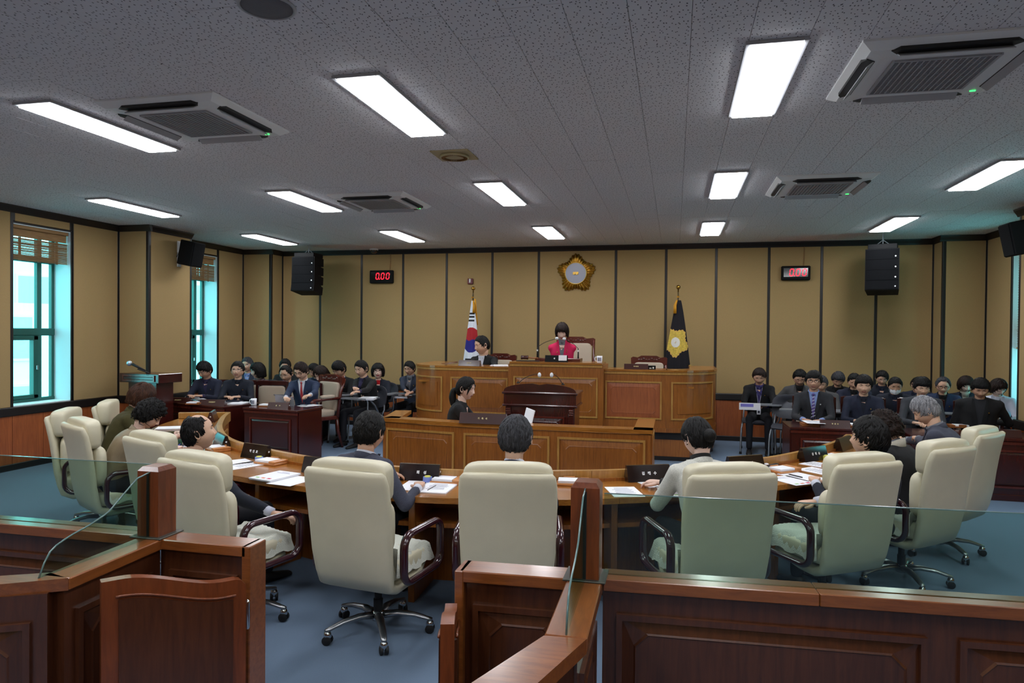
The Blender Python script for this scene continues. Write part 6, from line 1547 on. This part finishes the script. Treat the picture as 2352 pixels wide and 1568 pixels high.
tray(onz(500, 1033, DT), -.6, 'pale wooden memo tray by the balding man\'s chin'); tray(onz(1800, 1082, DT), .7, 'pale wooden memo tray with a black stapler behind the white-tweed woman\'s chair'); tray(onz(1917, 1052, DT), .9, 'pale wooden memo tray in front of the dark-haired man on the right')
def foam(P, label, c1='stamp', c2='yel'):
    r = thing('foam_stamp', label, 'stamp pad', P, .1, 'round foam stamps'); obj('holder', MB().lathe([(.001, 0), (.034, 0), (.032, .036), (.001, .036)], 18), M[c1], r, 'auto'); obj('sponge', MB().lathe([(.001, .036), (.024, .036), (.022, .042), (.001, .042)], 16), M[c2], r)
foam(onz(982, 1106, DT), 'blue and yellow foam stamp by the speckled suit\'s nameplate'); foam(onz(595, 1059, DT), 'blue and yellow foam stamp beside the balding man\'s memo tray'); foam(onz(1899, 1056, DT), 'pale yellow foam block behind the dark-haired man\'s nameplate', 'yel', 'yel')
st = thing('stapler', 'black stapler on a memo tray behind the white-tweed woman\'s chair', 'stapler', onz(1772, 1074, DT), .9); obj('body', MB().box(-.09, .09, -.018, .018, 0, .03, b=.01), M['rubber'], st); obj('head', MB().box(-.1, -.06, -.015, .015, .03, .045, b=.005), M['paper'], st)
# left desks
def mug(P, label, dec=True):
    r = thing('mug', label, 'mug', P, 0, 'white mugs with dark printing'); w_ = M['paper']
    obj('cup', MB().lathe([(.001, 0), (.036, 0), (.038, .004), (.040, .095), (.037, .095), (.034, .008), (.001, .008)], 24), w_, r, True)
    obj('handle', MB().tube(smooth_curve([(-.038, 0, .078), (-.062, 0, .075), (-.068, 0, .048), (-.06, 0, .022), (-.038, 0, .02)], 12), .006, 8), w_, r, True)
    dm_ = MB()
    for k in range(5):
        for j in range(3): a = -PI/2+(k-2)*.30; q = MB().box(-.0045, .0045, -.001, .0005, -.007, .007); dm_.join(q, T(.0405*math.cos(a), .0405*math.sin(a), .030+.018*j)@RZ(a+PI/2))
    obj('printing', dm_, M['ink'], r)
mug(onz(583, 930, ZS), 'white printed mug on the corner of the near left desk'); mug(tuple(ay(1377, 841, 10.1)[:2])+(1.376,), 'white printed mug at the right end of the raised podium top')
tray(onz(616, 933, ZS), .1, 'brown wooden memo tray on the near left desk', 'lwood2'); tray(onz(449, 928, ZS), .2, 'brown wooden memo tray between the two far left nameplates', 'lwood2')
tray(onz(1866, 977, .70), PI, 'brown wooden memo tray on the right desk left of the nameplate', 'lwood2', 1.15); tray(onz(1962, 979, .70), PI, 'brown wooden memo tray right of the right desk\'s nameplate', 'lwood2')
tray(onz(2200, 981, .695), PI, 'brown wooden memo tray beside the writing man\'s hands', 'lwood2')
A4(712, 931, -20, 'blank sheet at the right corner of the near left desk', z=ZS, prints=0); A4(452, 913, 10, 'stack of white reports on the far left desk', z=ZS+.0, n=8, prints=0); A4(478, 917, -8, 'dark-edged report on the far left desk', z=ZS, n=4, prints=0)
A4(548, 926, 12, 'white papers under the navy folder', z=ZS, n=3, prints=0)
fo = thing('navy_folder', 'navy folder on the far left desk before the man with folded hands', 'folder', onz(528, 921, ZS+.012), .3); obj('cover', MB().box(-.17, .17, -.12, .12, .0, .004, b=.001), M['navyb'], fo); obj('pages', MB().box(-.16, .165, -.115, .115, -.008, -.0005), M['paper'], fo)
# held report
hp = ay(657, 921, 8.98); rp2 = thing('held_report', 'white report held up by the man in the red tie', 'paper', tuple(hp), math.radians(8))
P_ = np.zeros((6, 9, 3))
for j in range(6):
    for i in range(9): u = -1+i/4; v = j/5; P_[j, i] = (u*.14, -.02-.05*v+.03*math.cos(u*1.5), .0-.11+.19*v-.02*u)
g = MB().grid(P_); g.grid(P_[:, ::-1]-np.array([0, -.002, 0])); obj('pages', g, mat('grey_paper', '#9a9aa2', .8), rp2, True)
obj('title_bar', MB().box(.00, .10, -.036, -.0345, -.05, -.038), M['navyb'], rp2, M=T(-.02, .0, 0)@RX(-.25))
pen((690, 931), (706, 930), ZS, 'rolled grey papers beside the left desk\'s nameplate', 'steel', .013)
# right desks
A4(1868, 969, 4, 'white sheets lying across the memo tray on the right desk', z=.745, prints=1); A4(1973, 972, 4, 'white sheets by the navy tweed man', z=.70, n=2, prints=0)
A4(2120, 974, -30, 'open white notebook before the grey-haired councillor', z=.70, n=3, prints=0); A4(2238, 975, -10, 'papers with a blue print under the writing man\'s hands', z=.693, prints=2); A4(2325, 968, -8, 'long white sheets at the far right desk', z=.693, n=2, prints=0, d=.4, w=.3); A4(2345, 980, -4, 'stacked white papers at the right edge of the view', z=.693, n=5, prints=0)
ph_ = thing('phone', 'black phone on the papers at the far right desk', 'phone', onz(2340, 966, .712), .2); obj('body', MB().box(-.04, .04, -.08, .08, 0, .009, b=.003), M['rubber'], ph_); obj('screen', MB().box(-.035, .035, -.07, .07, .009, .0095), M['frame'], ph_)
# podium things
gv = thing('gavel', 'dark wooden gavel lying on the raised podium top left of the woman in pink', 'gavel', tuple(ay(1205, 836, 10.1)[:2])+(1.40,), .05)
obj('head', MB().lathe([(.001, -.055), (.026, -.055), (.032, -.045), (.027, -.03), (.027, .03), (.032, .045), (.026, .055), (.001, .055)], 16, M=T(0, 0, .032)@RY(PI/2)), M['maho'], gv, True)
obj('handle', MB().tube([(.03, 0, .03), (.10, 0, .026), (.20, .0, .022)], [.008, .010, .012], 10), M['lwood2'], gv, True); obj('mat', MB().box(-.12, .22, -.06, .06, -.024, -.014), M['rubber'], gv)
bkk = thing('reading_box', 'flat dark wooden reading box under the microphones of the woman in pink', 'box', tuple(ay(1280, 838, 10.2)[:2])+(1.376,), 0); obj('box', MB().box(-.34, .34, 0, .28, 0, .045, b=.004), M['mahol'], bkk)
A4p = sheet(tuple(ay(1150, 849, 10.15)[:2])+(1.291,), .3, 'open white booklet at the right elbow of the man on the podium', n=4, prints=0)
def standmic(xp, yb, xt, yt, label):
    b = np.array(tuple(ay(xp, yb, 10.3)[:2])+(1.422,)); t = np.array(ay(xt, yt, 10.25))-b; top_ = np.array(ay(xp, 797 if xp < 1300 else 800, 10.3))-b
    r = thing('podium_microphone', label, 'microphone', b); obj('stem', MB().tube([(0, 0, 0), (0, 0, top_[2]*.55), tuple(top_)], [.012, .010, .006], 8), M['rubber'], r, True)
    obj('gooseneck', MB().tube(smooth_curve([tuple(top_), tuple(top_*.6+t*.4+np.array([0, 0, .02])), tuple(t)], 10), .0045, 6), M['rubber'], r, True); obj('collar', MB().lathe([(.0125, .10), (.0125, .125)], 10), M['white'], r)
    obj('head', MB().ell(tuple(t), (.028, .028, .022), n=12, m=8), bpy.data.materials['white_foam'], r, True)
standmic(1234, 828, 1279, 777, 'microphone on a tall black stem left of the woman in pink'); standmic(1328, 829, 1296, 778, 'microphone on a tall black stem right of the woman in pink')
sg_ = thing('small_sign', 'small black sign standing beside the podium nameplate on the right', 'sign', tuple(ay(1497, 858, 10.1)[:2])+(1.291,), 0); obj('board', MB().box(-.055, .055, -.004, .004, 0, .055, b=.002), M['spk'], sg_); obj('marks', MB().box(-.035, -.005, -.0055, -.004, .012, .022).box(.01, .03, -.0055, -.004, .012, .034), M['ltr_w'], sg_)
# recorder's laptop
lp_ = thing('laptop', 'white laptop with its lid open on the recorder bench, seen almost edge-on', 'laptop', tuple(ay(1207, 975, 7.35)[:2])+(.731,), math.radians(-62))
obj('keyboard_base', MB().box(-.16, .16, -.24, -.01, 0, .014, b=.004), M['white'], lp_); obj('lid', MB().box(-.16, .16, -.005, .005, 0, .235, b=.004), M['paper'], lp_, M=T(0, 0, .012)@RX(-.25)); obj('lid_mark', MB().lathe([(.001, 0), (.014, .0), (.001, .001)], 12, M=T(0, .012, .13)@RX(-PI/2-.25)), M['spk'], lp_)
# booklets on tablets
def on_tab(x, y, Y, label, n, rz=0, w=.24, d=.3): p_ = ay(x, y, Y); return sheet(tuple(p_), rz, label, w=w, d=d, n=n, prints=0, group='papers on tablet arms')
on_tab(845, 917, 9.9, 'pile of white and blue reports under the name-badge man\'s hand', 8, .2); on_tab(925, 913, 10.9, 'pile of white reports on the tablet left of the podium', 8, .1)

bx_ = thing('white_report_box', 'white report with a violet band standing on the tablet before the lanyard man', 'report', tuple(ay(1722, 941, 10.75)), 0); obj('cover', MB().box(-.15, .15, -.012, .012, 0, .10, b=.002), M['paper'], bx_); obj('violet_band', MB().box(-.13, .05, -.0135, -.012, .045, .09), mat('violet', '#7d78c8', .6), bx_)
bake_texts()
